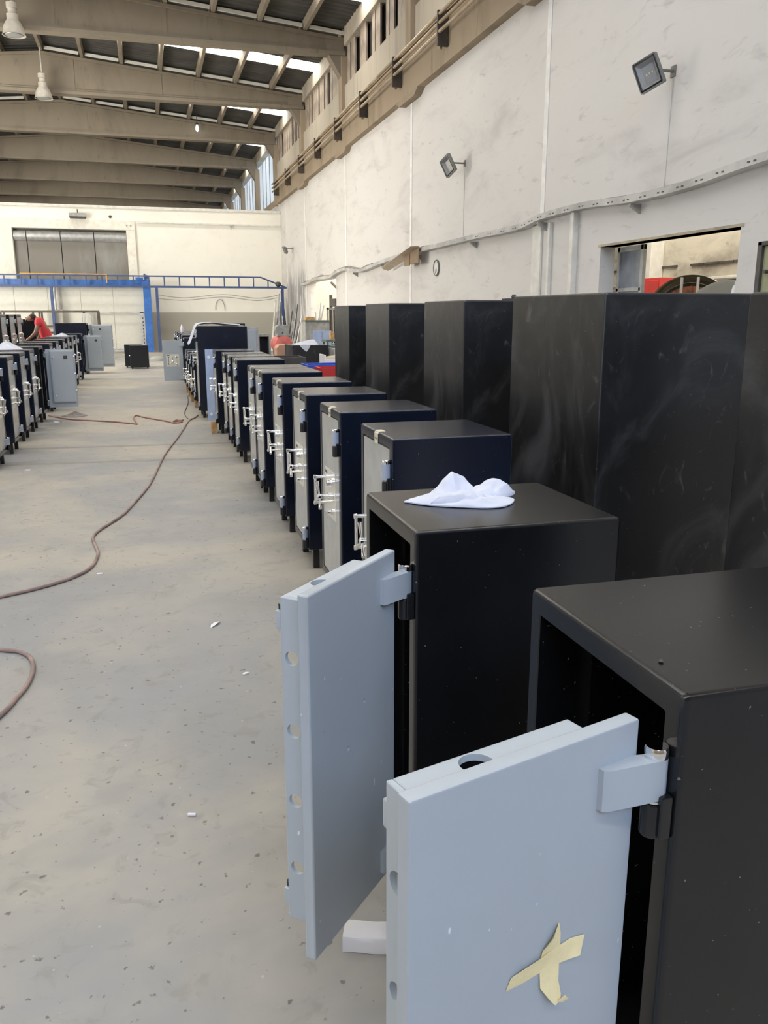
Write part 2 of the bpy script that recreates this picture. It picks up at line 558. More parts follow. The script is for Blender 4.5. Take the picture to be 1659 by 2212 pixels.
# narrow cover strips beside the translucent sheets
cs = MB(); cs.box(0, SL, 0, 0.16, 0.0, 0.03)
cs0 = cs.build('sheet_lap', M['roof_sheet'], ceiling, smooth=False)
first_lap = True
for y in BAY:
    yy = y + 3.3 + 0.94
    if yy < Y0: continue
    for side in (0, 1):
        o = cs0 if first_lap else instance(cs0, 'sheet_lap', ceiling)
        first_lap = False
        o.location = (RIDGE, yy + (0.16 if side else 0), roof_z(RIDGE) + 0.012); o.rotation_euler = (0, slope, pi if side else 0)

# purlins between the beams
PX = [RIDGE + 1.25 * k for k in range(-6, 7)]
pb = MB(); pb.prism([(-0.05, 0), (0.05, 0), (0.085, 0.2), (-0.085, 0.2)], 0, 6.6, 'y')
pur = pb.build('purlin', M['grey_concrete'], ceiling, smooth=False); used = False
for y in BAY:
    if y < 5 and y + 6.6 > 6.0: pass
    if y < Y0: continue
    if y + 6.6 > Y1 + 1: continue
    for x in PX:
        o = instance(pur, 'purlin', ceiling) if used else pur
        used = True
        o.location = (x, y, roof_z(x) - 0.215)

# tapered I-beams across the hall
def beam_mb():
    b = MB(); XL, XR = LX + 0.1, WX - 0.02
    zt = lambda x: roof_z(x) - 0.23
    def strip(y0, y1, zlo, zhi):
        for xa, xb in ((XL, RIDGE), (RIDGE, XR)):
            v = []
            for x in (xa, xb):
                for y in (y0, y1):
                    v += [(x, y, zlo(x)), (x, y, zhi(x))]
            b.add(v, [(0, 1, 5, 4), (2, 6, 7, 3), (0, 4, 6, 2), (1, 3, 7, 5), (0, 2, 3, 1), (4, 5, 7, 6)])
    lo = lambda x: 8.62
    strip(-0.19, 0.19, lo, lambda x: 8.72)
    strip(-0.14, 0.14, lambda x: 8.72, lambda x: 8.79)
    strip(-0.10, 0.10, lambda x: 8.79, lambda x: zt(x) - 0.09)
    strip(-0.18, 0.18, lambda x: zt(x) - 0.09, zt)
    for x in (XR - 0.55, XL + 0.1):
        b.box(x, x + 0.5, -0.17, 0.17, 8.64, zt(x + 0.5) - 0.06)
    for x in (-6.2, 0.9, -1.9): b.box(x, x + 0.12, -0.115, 0.115, 8.79, zt(x) - 0.10)
    return b
bm0 = beam_mb().build('roof_beam', M['grey_concrete'], ceiling, smooth=False)
for i, y in enumerate([5.6, 12.2, 18.8] + BEAM_Y):
    o = bm0 if i == 0 else instance(bm0, 'roof_beam', ceiling)
    o.location = (0, y, 0)
# white strips painted in for the sunlight atop the beams, between the purlins
fb = MB(); fb.box(-0.53, 0.53, 0, 0.05, 0.03, 0.12)
fb0 = fb.build('filler_board', M['white_paint'], ceiling, smooth=False); used = False
for y in (25.4, 32.0, 38.6):
    for k in range(-3, 7):
        x = RIDGE + 1.25 * k + 0.625 * (1 if k >= 0 else -1)
        if x > 5.6: continue
        o = instance(fb0, 'filler_board', ceiling) if used else fb0
        used = True
        o.location = (x, y - 0.245, roof_z(x) - 0.20); o.rotation_euler = (0, slope if x > RIDGE else -slope, 0)

# upper part of the floodlit wall: ring beam, plaster band, slats, eave beam
up = tag(empty('wall_upper'), kind='structure')
b = MB(); b.box(5.74, WX + 0.2, Y0, 38.0, 6.14, 7.08); b.box(5.70, WX + 0.2, Y0, 38.0, 6.98, 7.08)
b.build('ring_beam', M['brown_concrete'], up, smooth=False)
b = MB(); b.box(5.86, 6.05, Y0, 38.3, 7.08, 7.84); b.build('plaster_band', M['plaster_band'], up, smooth=False)
b = MB(); b.box(5.84, 6.12, Y0, Y1, 8.86, 9.34); b.build('eave_beam', plain('eave', (0.40, 0.35, 0.28), 0.7, var=0.2, vscale=1.2), up, smooth=False)
b = MB(); b.box(6.06, 6.12, Y0, 38.6, 7.7, 9.0); b.build('slat_backing', M['dark_steel'], up, smooth=False)
hx = MB(); hx.prism([(-0.85, 0.0), (-0.55, -0.13), (0.55, -0.13), (0.85, 0.0)], 5.735, 5.96, 'x')
clm = MB(); clm.rbox(5.76, 6.2, -0.19, 0.19, 6.14, 8.62, 0.02)
hc = MB(); hc.prism([(5.78, 8.05), (5.62, 8.3), (5.42, 8.62), (5.95, 8.62), (5.95, 8.05)], -0.17, 0.17, 'y')
H0 = C0 = K0 = None
cols_y = [-0.95, 5.65, 12.25, 18.85, 25.45, 32.05, 38.65, 45.2, 51.8, 58.4, 65.0]
for y in cols_y:
    if y < 38:
        H0 = hx.build('haunch', M['brown_concrete'], up, smooth=False) if H0 is None else instance(H0, 'haunch', up)
        H0.location = (0, y, 6.15)
    C0 = clm.build('column', M['brown_concrete'], up) if C0 is None else instance(C0, 'column', up)
    C0.location = (0, y, 0)
    K0 = hc.build('corbel', M['grey_concrete'], up, smooth=False) if K0 is None else instance(K0, 'corbel', up)
    K0.location = (0, y, 0)
sl = MB(); sl.rbox(5.93, 5.98, -0.165, 0.165, 7.8, 8.88, 0.008)
S0 = None
for ci in range(1, 6):
    a, b_ = cols_y[ci] + 0.2, cols_y[ci + 1] - 0.2
    n = 15; w = (b_ - a) / n
    for k in range(n):
        S0 = sl.build('slat', plain('slat_paint', (0.36, 0.30, 0.24), 0.7, var=0.25, vscale=2), up) if S0 is None else instance(S0, 'slat', up)
        S0.location = (random.uniform(0, 0.02), a + w * (k + 0.5), 0)
        S0.rotation_euler = (0, 0, radians(random.uniform(-3, 3)))
for i in range(6, 10):
    b = MB(); a0, a1 = cols_y[i] + 0.25, cols_y[i + 1] - 0.25
    b.rbox(5.98, 6.02, a0, a1, 6.5, 8.7, 0.005); w = b.build('window_%d' % (i - 3), M['pale_window'], None); tag(w, kind='structure')
    for k in range(1, 5):
        m_ = MB(); yy = a0 + (a1 - a0) * k / 5; m_.box(5.95, 5.99, yy - 0.03, yy + 0.03, 6.5, 8.7); m_.build('mullion', M['grey_steel'], w)
b = MB(); b.box(5.9, 6.1, 38.3, Y1, 6.2, 6.5); b.build('sill_beam', M['brown_concrete'], up, smooth=False)

# joint strips on the white wall
for i, (y, w) in enumerate(((12.25, 0.13), (18.95, 0.13), (25.45, 0.15), (32.1, 0.13), (36.4, 0.06))):
    b = MB(); b.rbox(WX - 0.012, WX, y - w / 2, y + w / 2, 2.9 if i == 0 else 0.0, 6.13, 0.006)
    tag(b.build('trim_%d' % (i + 1), plain('joint_white', (0.82, 0.80, 0.77), 0.6)), kind='structure')
for i, (y, w, z1, d) in enumerate(((12.35, 0.30, 2.86, 0.04), (11.9, 0.06, 2.86, 0.06), (11.13, 0.10, 2.92, 0.09))):
    b = MB(); b.rbox(WX - d, WX, y - w / 2, y + w / 2, 0, z1, 0.008)
    tag(b.build('trim_%d' % (i + 6), M['white_paint']), kind='structure')

# window opening: reveals, steel frame, lintel
b = MB(); b.box(WX - 0.01, WX + 0.23, 7.6, 10.5, 2.41, 2.44); tag(b.build('trim_9', plain('lintel', (0.42, 0.36, 0.26), 0.7, var=0.3, vscale=3)), kind='structure')
w1 = tag(empty('window_1', (6.15, 10.43, 0)), kind='structure')
b = MB(); b.rbox(0, 0.05, -0.62, -0.55, 1.62, 2.41, 0.006); b.rbox(0, 0.05, -0.06, 0.0, 1.62, 2.41, 0.006); b.rbox(0, 0.05, -0.62, 0, 2.34, 2.41, 0.006); b.rbox(0, 0.05, -0.6, 0, 1.83, 1.88, 0.006); b.rbox(0, 0.05, -0.62, 0, 1.62, 1.66, 0.006)
b.build('window_frame', M['grey_steel'], w1)
g = plain('pane_glass', (0.22, 0.24, 0.27), 0.1, var=0.15)
for z0, z1 in ((1.66, 1.83), (1.88, 2.34)):
    b = MB(); b.box(0.02, 0.03, -0.55, -0.06, z0, z1); b.build('pane', g, w1, smooth=False)
d1 = tag(empty('door_1', (5.93, 6.25, 0)), kind='structure')
b = MB(); b.rbox(0.0, 0.05, 0.0, 1.06, 0.0, 2.2, 0.006); b.build('door_leaf', M['olive_door'], d1)
b = MB(); b.rbox(-0.03, 0.08, 1.06, 1.12, 0.0, 2.24, 0.006); b.rbox(-0.03, 0.08, 0, 1.12, 2.2, 2.24, 0.006); b.build('door_frame', M['dark_steel'], d1)
b = MB(); b.cyl((0, 0.98, 1.95), (-0.04, 0.98, 1.95), 0.018); b.build('door_latch', M['dark_steel'], d1)

# neighbouring workshop behind the window
ws = tag(empty('wall_workshop'), kind='structure')
b = MB(); b.box(10.0, 10.2, 5.5, 26.0, 0, 5.5); b.box(6.12, 10.2, 5.3, 5.5, 0, 5.5); b.box(6.12, 10.2, 25.8, 26.0, 0, 5.5)
b.build('workshop_wall', M['workshop_wall'], ws, smooth=False)
b = MB(); b.box(6.12, 10.2, 5.3, 26.0, 5.5, 5.6); b.build('workshop_roof', M['roof_sheet'], ws, smooth=False)
for k in range(26):
    b = MB(); b.box(9.965, 10.0, 8 + 0.42 * k, 8 + 0.42 * k + 0.40, 2.42, 2.46); b.build('ledge', M['dark_steel'], ws, smooth=False) if k % 5 else None
b = MB(); b.tube([(9.9, 9, 2.14), (9.9, 13.0, 2.16), (9.9, 17, 2.1)], 0.045); b.tube([(9.9, 9, 1.95), (9.9, 13.0, 1.99), (9.9, 17, 1.92)], 0.03)
tag(b.build('wall_pipe', M['clear_film']), 'pair of pale pipes along the workshop wall behind the window', 'pipe')
for i, y in enumerate((10.9, 15.4)):
    b = MB(); b.rbox(9.7, 10.0, y - 0.2, y + 0.2, 0, 5.4, 0.02); b.build('pier', M['white_paint'], ws)
b = MB(); b.rbox(8.9, 9.3, 13.75, 14.25, 0, 2.3, 0.01); b.cyl((8.9, 14.1, 2.2), (8.87, 14.1, 2.2), 0.02)
t = thing('red_cabinet', 'red steel cabinet inside the workshop beyond the wall window', 'cabinet', (8.8, 13.45, 0))
b = MB(); b.rbox(0, 0.45, 0, 0.62, 0, 2.17, 0.01); b.build('body', M['red_cabinet'], t)
b = MB(); b.rbox(-0.02, 0, 0.03, 0.59, 0.05, 2.12, 0.006); b.build('door', M['red_cabinet'], t)
b = MB(); b.rbox(-0.05, -0.02, 0.08, 0.1, 1.1, 1.3, 0.005); b.build('handle', M['dark_steel'], t)

# fan wheel in its housing
t = thing('fan_wheel', 'rusty spoked fan wheel in a pale round housing behind the wall window', 'fan', (8.0, 11.35, 1.45), radians(48))
b = MB(); b.lathe([(0.66, -0.25), (0.66, 0.25), (0.60, 0.27), (0.55, 0.20), (0.55, -0.25)], axis='x', n=40, cap=False); b.build('housing', plain('housing', (0.50, 0.47, 0.37), 0.6, var=0.2), t)
b = MB(); b.lathe([(0.545, -0.16), (0.545, -0.12), (0.50, -0.12), (0.50, -0.16)], axis='x', n=40, cap=False); b.build('wheel_rim', M['dark_steel'], t)
b = MB(); b.lathe([(0.5, -0.16), (0.5, -0.14), (0.02, -0.14), (0.02, -0.16)], axis='x', n=32); b.build('wheel_disc', M['rust'], t)
b = MB(); b.lathe([(0.1, -0.24), (0.1, -0.1)], axis='x', n=16); b.build('hub', M['dark_steel'], t)
for k in range(12):
    a = 2 * pi * k / 12
    b = MB(); b.tube([(-0.17, 0.09 * cos(a), 0.09 * sin(a)), (-0.17, 0.5 * cos(a), 0.5 * sin(a))], 0.02, 6); b.build('spoke', M['rust'], t)
for k in (-0.10, 0.13):
    b = MB(); b.rbox(-0.28, -0.24, k - 0.02, k + 0.02, -1.45, 0.62, 0.005); b.build('guard_bar', M['zinc'], t)
b = MB(); b.rbox(-0.28, -0.24, -0.5, 0.2, 0.27, 0.31, 0.005); b.build('guard_bar', M['zinc'], t)
b = MB(); b.rbox(-0.2, 0.2, -0.5, 0.5, -1.45, -0.55, 0.01); b.build('stand', M['green_steel'], t)
t = thing('duct_drum', 'flaking grey green drum beside the rusty fan wheel behind the window', 'duct', (7.2, 9.45, 1.35), radians(40))
b = MB(); b.lathe([(0.62, 0.0), (0.62, 0.6), (0.58, 0.62), (0.02, 0.62)], axis='x', n=40); b.lathe([(0.02, -0.02), (0.58, -0.02), (0.62, 0.0)], axis='x', n=40); b.build('shell', M['rust_grey'], t)
b = MB(); b.lathe([(0.64, 0.28), (0.64, 0.34), (0.61, 0.34), (0.61, 0.28)], axis='x', n=40, cap=False); b.build('band', M['grey_steel'], t)
b = MB(); b.rbox(0.1, 0.55, -0.4, 0.4, -1.35, -0.45, 0.01); b.build('stand', M['green_steel'], t)

# store room behind the far opening
st = tag(empty('wall_store'), kind='structure')
b = MB(); b.box(9.5, 9.7, 26.2, 33.5, 0, 4.8); b.box(6.12, 9.7, 26.05, 26.2, 0, 4.8); b.box(6.12, 9.7, 33.3, 33.5, 0, 4.8); b.box(6.12, 9.7, 26.05, 33.5, 4.8, 4.9)
b.build('store_wall', plain('store_paint', (0.72, 0.67, 0.58), 0.6), st, smooth=False)
for i in range(3):
    b = MB(); b.rbox(9.3, 9.5, 27.4 + 2.0 * i, 27.6 + 2.0 * i, 0, 4.7, 0.01); b.build('pier', M['white_paint'], st)

# ------------------------------------------------------------------ safes
def body_mb(W, D, H, zb, fr=0.042, ro=0.010):
    b = MB(); b.wn = True
    def lp(x, i, r): return [(x, y, z) for y, z in rrect(i, W - i, zb + i, H - i, r, 2)]
    b.loft([lp(D - 0.06, 0.065, 0.004), lp(0.10, 0.065, 0.004), lp(0.10, fr + 0.001, 0.003), lp(0.002, fr, 0.003), lp(0, fr + 0.002 - 0.004, 0.004),
            lp(0, ro, ro * 0.6), lp(ro * 0.3, ro * 0.3, ro), lp(ro, 0, ro), lp(D - ro, 0, ro), lp(D - ro * 0.3, ro * 0.3, ro), lp(D, ro, ro * 0.6)])
    return b

PINX, PINY = -0.016, 0.030
def plate_rect(W, H, zb): return 0.018, W - 0.045 - PINY, zb + 0.046, H - 0.048

def arm_poly():
    p = [(-0.0165 * cos(t), -0.0165 * sin(t)) for t in [radians(a) for a in (0, 30, 60, 90, 120, 150)]]
    return p + [(0.012, 0.014), (0.0185, 0.030), (0.0185, 0.094), (0.009, 0.093), (0.004, 0.086)]

def add_hinges(safe, door, W, H, zb, arm_mat):
    for top in (H - 0.085, zb + 0.148):
        a = MB(); a.prism(arm_poly(), top - 0.078, top - 0.016); a.build('hinge_arm', arm_mat, door)
        c = MB(); c.lathe([(0.0165, top - 0.016), (0.0172, top - 0.012), (0.0172, top - 0.003), (0.0155, top)], n=20)
        tag(c.build('hinge_pin', M['chrome'], door), 'chrome hinge pin cap')
        c = MB(); c.lathe([(0.0125, top - 0.086), (0.0165, top - 0.083), (0.0165, top - 0.080), (0.0125, top - 0.078)], n=20)
        tag(c.build('hinge_washer', M['chrome'], door), 'chrome hinge washer')
        g = MB(); g.lathe([(0.015, top - 0.138), (0.017, top - 0.134), (0.017, top - 0.090), (0.015, top - 0.086)], (PINX, PINY, 0), n=20)
        g.rbox(-0.018, 0.001, PINY - 0.024, PINY - 0.008, top - 0.136, top - 0.070, 0.003)
        g.build('hinge_barrel', M['gloss_black'], safe)

def add_handles(door, dz, W):
    k = (W - 0.5) * 0.5
    b = MB(); b.rbox(0.0155, 0.0185, 0.100 + k, 0.365 + k, 0.50 + dz, 0.755 + dz, 0.001, 1)
    pl = tag(b.build('label_plate', M['plate_cream'], door), 'cream lock plate')
    b = MB()
    b.box(0.0150, 0.0156, 0.292 + k, 0.345 + k, 0.722 + dz, 0.738 + dz); b.build('text_block', M['ink'], door, smooth=False); b = MB()
    for i in range(4): b.box(0.0150, 0.0156, 0.115 + k, 0.15 + k + 0.01 * (i % 2), 0.60 + 0.012 * i + dz, 0.603 + 0.012 * i + dz)
    tag(b.build('print', M['ink'], door, smooth=False), kind='stuff')
    b = MB(); y = 0.325 + k
    for z in (0.70, 0.56): b.cyl((0.018, y, z + dz), (-0.048, y, z + dz), 0.0085); b.lathe([(0.0115, -0.052), (0.0115, -0.040)], (0, y, z + dz), 'x', 16)
    b.cyl((-0.044, y, 0.56 + dz), (-0.044, y, 0.70 + dz), 0.0065)
    tag(b.build('grab_bar', M['chrome'], door), 'chrome grab bar')
    b = MB(); y, z = 0.240 + k, 0.61 + dz
    b.lathe([(0.020, 0.016), (0.020, 0.008), (0.012, 0.004), (0.012, -0.030), (0.016, -0.034), (0.016, -0.048), (0.010, -0.052)], (0, y, z), 'x', 20)
    for a in (90, 215, 325):
        t = radians(a); b.tube([(-0.040, y, z), (-0.043, y + 0.03 * cos(t), z + 0.03 * sin(t)), (-0.050, y + 0.085 * cos(t), z + 0.085 * sin(t))], [0.005, 0.005, 0.009], 10)
    tag(b.build('spoke_handle', M['chrome'], door), 'chrome three-spoke handle')
    b = MB(); b.lathe([(0.024, 0.016), (0.024, 0.006), (0.018, 0.002), (0.016, -0.016), (0.013, -0.018)], (0, 0.155 + k, 0.700 + dz), 'x', 20)
    tag(b.build('lock_dial', M['chrome'], door), 'chrome lock dial')
    b = MB(); b.lathe([(0.016, 0.016), (0.016, 0.006), (0.009, 0.002), (0.009, -0.012)], (0, 0.150 + k, 0.545 + dz), 'x', 16); b.rbox(-0.018, -0.010, 0.143 + k, 0.157 + k, 0.515 + dz, 0.552 + dz, 0.003)
    tag(b.build('key_lever', M['chrome'], door), 'chrome key lever')

def make_safe(label, loc, rz, W=0.5, D=0.5, H=1.083, zb=0.13, ang=0.0, finish='full', body='black_coat', dmat='pale_door', amat='hinge_blue', tape=False, group=None, hole_list=(), legs=True, cover=True):
    s = thing('safe', label, 'safe', loc, rz, group)
    body_mb(W, D, H, zb).build('body', M[body], s)
    if legs:
        for x in (0.035, D - 0.085):
            for y in (0.045, W - 0.085):
                b = MB(); b.rbox(x, x + 0.04, y, y + 0.04, 0.0, zb + 0.004, 0.004); b.build('leg', M['gloss_black'], s)
    y0, y1, z0, z1 = plate_rect(W, H, zb)
    b = MB(); b.rbox(0.018, 0.044, y0, y1, z0, z1, 0.0035)
    door = b.build('door', M[dmat], s, loc=(PINX, PINY, 0), rot=(0, 0, radians(ang)))
    if hole_list:
        cs_ = []
        for y, z, r in hole_list:
            c = MB(); c.cyl((0.0, y, z), (0.06, y, z), r, n=20); cs_.append(c.build('tmp', M[dmat], None))
            cs_[-1].location = (PINX, PINY, 0); cs_[-1].rotation_euler = (0, 0, radians(ang))
            cs_[-1].parent = s
        boolean_cut(door, cs_)
    add_hinges(s, door, W, H, zb, M[amat])
    by0, by1, bz0, bz1 = y0 + 0.057, y1 - 0.020, z0 + 0.072, z1 - 0.020
    if finish == 'bare':
        # open-backed bolt box: four walls, bolt holes through the free wall and the top wall
        t = 0.010
        b = MB(); b.rbox(0.0435, 0.100, by1 - t, by1, bz0, bz1, 0.002)
        fw = b.build('bolt_wall', M[dmat], door)
        cs_ = []
        for i in range(4):
            c = MB(); c.cyl((0.074, by1 - 0.05, 0.352 + 0.166 * i), (0.074, by1 + 0.05, 0.352 + 0.166 * i), 0.0165, n=24); o = c.build('tmp', M[dmat], door); cs_.append(o)
        boolean_cut(fw, cs_)
        b = MB(); b.rbox(0.0435, 0.100, by0, by1 - t, bz1 - t, bz1, 0.002)
        tw = b.build('top_wall', M[dmat], door)
        c = MB(); c.cyl((0.072, 0.262, bz1 - 0.05), (0.072, 0.262, bz1 + 0.05), 0.024, n=24); boolean_cut(tw, [c.build('tmp', M[dmat], door)])
        b = MB(); b.rbox(0.0435, 0.100, by0, by0 + t, bz0, bz1 - t, 0.002); b.build('hinge_side_wall', M[dmat], door)
        b = MB(); b.rbox(0.0435, 0.100, by0 + t, by1 - t, bz0, bz0 + t, 0.002); b.build('bottom_wall', M[dmat], door)
        for z in (bz1 - 0.075, bz0 + 0.025):
            b = MB(); b.rbox(0.098, 0.116, by1 - 0.034, by1 - 0.004, z, z + 0.042, 0.004); b.build('lug', M[dmat], door)
            b = MB(); b.cyl((0.108, by1 - 0.018, z + 0.04), (0.108, by1 - 0.018, z + 0.054), 0.007); tag(b.build('lug_pin', M['gloss_black'], door), 'black pin')
    elif cover:
        b = MB(); b.wn = True; lp = lambda x, i: [(x, y, z) for y, z in rrect(by0 + i, by1 - i, bz0 + i, bz1 - i, 0.008, 2)]
        b.loft([lp(0.0435, 0), lp(0.082, 0), lp(0.100, 0.022)])
        b.build('bolt_box', M[dmat], door)
    if finish == 'full': add_handles(door, H - 1.083, W)
    if finish == 'inside':
        for y, z in ((by0 + 0.045, bz1 - 0.10), (by0 + 0.045, bz0 + 0.10)):
            b = MB(); b.lathe([(0.010, 0.098), (0.010, 0.115), (0.006, 0.118)], (0, y, z), 'x', 12); tag(b.build('bolt', M['chrome'], door), 'chrome bolt head')
        b = MB(); b.rbox(0.098, 0.104, by0 + 0.19, by0 + 0.245, bz1 - 0.125, bz1 - 0.075, 0.002); tag(b.build('lock_cover', M['dark_steel'], door), 'dark lock cover')
        for i in range(3):
            b = MB(); b.lathe([(0.009, 0.0), (0.009, 0.016), (0.007, 0.018)], (0.072, by1, bz0 + 0.18 + 0.25 * i), 'y', 12); tag(b.build('dead_bolt', M['chrome'], door), 'chrome dead bolt')
        add_handles(door, H - 1.083, W)
    if tape:
        b = MB()
        b.loft([[(0.03, 0.20, H + .0008), (0.03, 0.262, H + .0008), (0.03, 0.262, H + .0014), (0.03, 0.20, H + .0014)], [(0.008, 0.203, H + .0008), (0.008, 0.262, H + .0008), (0.008, 0.262, H + .0014), (0.008, 0.203, H + .0014)],
                [(-0.0012, 0.205, H - 0.008), (-0.0012, 0.262, H - 0.008), (-0.0018, 0.262, H - 0.008), (-0.0018, 0.205, H - 0.008)], [(-0.0012, 0.207, H - 0.052), (-0.0012, 0.260, H - 0.05), (-0.0018, 0.260, H - 0.05), (-0.0018, 0.207, H - 0.052)]])
        tp = tag(b.build('tape', M['tape_pale'], s), 'strip of masking tape with pencil marks')
        b = MB()
        for i in range(6): b.box(-0.0024, -0.0019, 0.214 + 0.007 * i, 0.2165 + 0.007 * i, H - 0.036 + 0.002 * (i % 3), H - 0.024 - 0.002 * (i % 2))
        b.build('pencil_mark', M['ink'], tp, smooth=False)
    return s

def dup_safe(src, label, loc, rz=None, tape=True):
    c = copy_tree(src)
    c.location = loc; c['label'] = label
    if rz is not None: c.rotation_euler = (0, 0, rz)
    if not tape:
        for k in kids(c):
            if k.name.startswith('tape'):
                for q in kids(k): bpy.data.objects.remove(q, do_unlink=True)
                bpy.data.objects.remove(k, do_unlink=True)
    return c

GR, GL = 'safes in the row beside the tall black safes', 'safes in the row by the man in red'
# the two open safes nearest the camera
s1 = make_safe('black safe with its dusty top and open grey door taped with a yellow cross', (0.666, 0.887, 0), 0, W=0.479, D=0.54, H=1.05, zb=0.10, ang=106.5, finish='bare', dmat='grey_door', amat='grey_door', group=GR)
s2 = make_safe('black safe with a white rag on top and an open grey door with bolt holes', (0.580, 1.810, 0), 0, W=0.475, D=0.545, H=1.05, zb=0.10, ang=136.6, finish='bare', dmat='grey_door', amat='grey_door', group=GR,
               hole_list=[(0.172, 0.678, 0.0055), (0.347, 0.681, 0.003), (0.246, 0.593, 0.0065), (0.351, 0.543, 0.003)])
ord_ = ['first', 'second', 'third', 'fourth', 'fifth', 'sixth', 'seventh', 'eighth', 'ninth', 'tenth', 'eleventh', 'twelfth']
c0 = make_safe('closed grey-door safe directly behind the safe with the white rag', (0.88, 3.048, 0), 0, tape=True, group=GR, body='navy_coat')
rowR = [3.97, 4.89, 5.80, 6.86, 7.42, 8.84, 9.56, 10.20]
for i, y in enumerate(rowR):
    dup_safe(c0, 'closed grey-door safe, %s behind the one with the white rag' % ord_[i + 1], (0.88, y, 0))
dup_safe(c0, 'closed safe with a wooden block at its foot by the light blue panel', (0.84, 11.15, 0), tape=False)
# tall navy safe with a white cloth, then the farther part of the row
tb = make_safe('tall navy safe draped with a white cloth behind the light blue panel', (0.72, 12.95, 0), 0, W=0.62, D=0.74, H=1.365, zb=0.11, body='navy_coat', group=GR)
sm = make_safe('small navy safe on wooden blocks just past the tall navy safe', (0.73, 14.35, 0.06), 0, W=0.5, D=0.5, H=0.79, zb=0.06, body='navy_coat', group=GR, legs=False)
for i, y in enumerate((15.35, 16.3, 17.15)):
    dup_safe(sm, 'small navy safe, %s past the tall navy safe with the cloth' % ord_[i + 1], (0.73, y, 0.06))
op = make_safe('navy safe with open grey door showing a cream lock plate down the aisle', (0.74, 18.2, 0), 0, H=1.05, ang=97, dmat='grey_door', amat='grey_door', body='navy_coat', group=GR)
for i, y in enumerate((19.4, 20.5, 21.6, 22.7, 23.8)):
    dup_safe(c0, 'closed safe, %s past the one showing its cream lock plate' % ord_[i], (0.75, y, 0), tape=False)

# row by the man in red: doors face the aisle the other way
l0 = dup_safe(c0, 'closed grey-door safe nearest the camera in the row by the man', (-1.50, 9.56, 0), pi, tape=False); l0['group'] = GL
for i, y in enumerate((10.60, 11.58, 12.50)):
    o = dup_safe(l0, 'closed grey-door safe, %s in the row by the man' % ord_[i + 1], (-1.50, y, 0), pi)
o = make_safe('open safe showing the bolt box of its blue grey door, row by the man', (-1.50, 13.52, 0), pi, ang=93, finish='inside', dmat='grey_door', amat='grey_door', group=GL)
for i, y in enumerate((14.95, 15.95, 17.2, 18.2, 19.2, 20.2)):
    o = dup_safe(l0, 'closed safe, %s past the open one in the row by the man' % ord_[i], (-1.50, y, 0), pi)
o = make_safe('safe with open grey bolt box door in front of the tall open navy safe', (-1.50, 21.9, 0), pi, ang=88, finish='inside', dmat='grey_door', amat='grey_door', group=GL, body='navy_coat')
o = make_safe('tall navy safe with thick grey door swung open beyond the man', (-1.50, 24.1, 0), pi, W=0.68, D=0.76, H=1.31, zb=0.1, ang=92, finish='inside', dmat='grey_door', amat='grey_door', group=GL, body='navy_coat')
# tall grey-door safes behind that row
tg = make_safe('tall grey-door safe behind the row, farthest from the man in red', (-2.5, 17.25, 0), pi, W=0.66, D=0.7, H=1.53, zb=0.1, dmat='grey_door', amat='grey_door', group='tall grey-door safes behind the row', body='black_coat')
dup_safe(tg, 'tall grey-door safe behind the row, middle of three', (-2.5, 18.30, 0), pi)
dup_safe(tg, 'tall grey-door safe behind the row, closest to the man in red', (-2.5, 19.25, 0), pi)
o = make_safe('tall black safe the man in red is leaning over', (-2.42, 21.4, 0), pi, W=0.66, D=0.62, H=1.42, zb=0.1, body='black_coat', dmat='inside_black', amat='gloss_black', group='tall grey-door safes behind the row', finish='plain')

# tall unfinished safes along the wall side, backs to the aisle
TG_ = 'tall black unfinished safes'
def tall_safe(label, x, y0, y1, d, h):
    W = y1 - y0
    s = thing('tall_safe', label, 'safe', (x, y0, 0), 0, TG_)
    b = MB(); b.rbox(0, d, 0, W, 0.10, h, 0.012); b.build('body', M['black_primer'], s)
    b = MB(); b.rbox(d - 0.002, d + 0.02, 0.05, W - 0.05, 0.16, h - 0.06, 0.006); b.build('door', M['black_primer'], s)
    for px in (0.05, d - 0.11):
        for py in (0.05, W - 0.11):
            b = MB(); b.rbox(px, px + 0.06, py, py + 0.06, 0, 0.104, 0.004); b.build('leg', M['gloss_black'], s)
    return s
tall_safe('tall smeared black safe nearest the camera at the picture edge', 1.75, 1.30, 2.205, 0.88, 1.612)
tall_safe('widest tall black safe with wiped smears, under the wall window', 1.75, 3.035, 3.93, 0.88, 1.631)
tall_safe('tall black safe with pale wipe marks, below the wall clock', 1.75, 4.595, 5.325, 0.72, 1.624)
tall_safe('slim tall navy black safe below the cardboard on the cable tray', 1.75, 6.165, 6.875, 0.70, 1.625)
tall_safe('tall black safe farthest from the camera, beside the red bin', 1.75, 7.478, 8.08, 0.62, 1.62)
b = MB(); b.lathe([(0.034, 0), (0.038, 0.01), (0.038, 0.17), (0.028, 0.21), (0.014, 0.225), (0.014, 0.26)], n=20)
bt = b.build('bottle', M['bottle_white'], loc=(6.02, 7.80, 1.62)); tag(bt, 'white plastic bottle on the sill of the wall window', 'bottle')
b = MB(); b.rbox(-0.05, 0.04, -0.04, 0.04, 0, 0.012, 0.003); b.lathe([(0.012, 0.012), (0.016, 0.02), (0.010, 0.035)], (0.01, 0, 0), n=12)
tag(b.build('bracket', M['dark_steel'], loc=(2.10, 4.72, 1.624)), 'small dark metal fitting lying on the tall black safe below the clock', 'fitting')

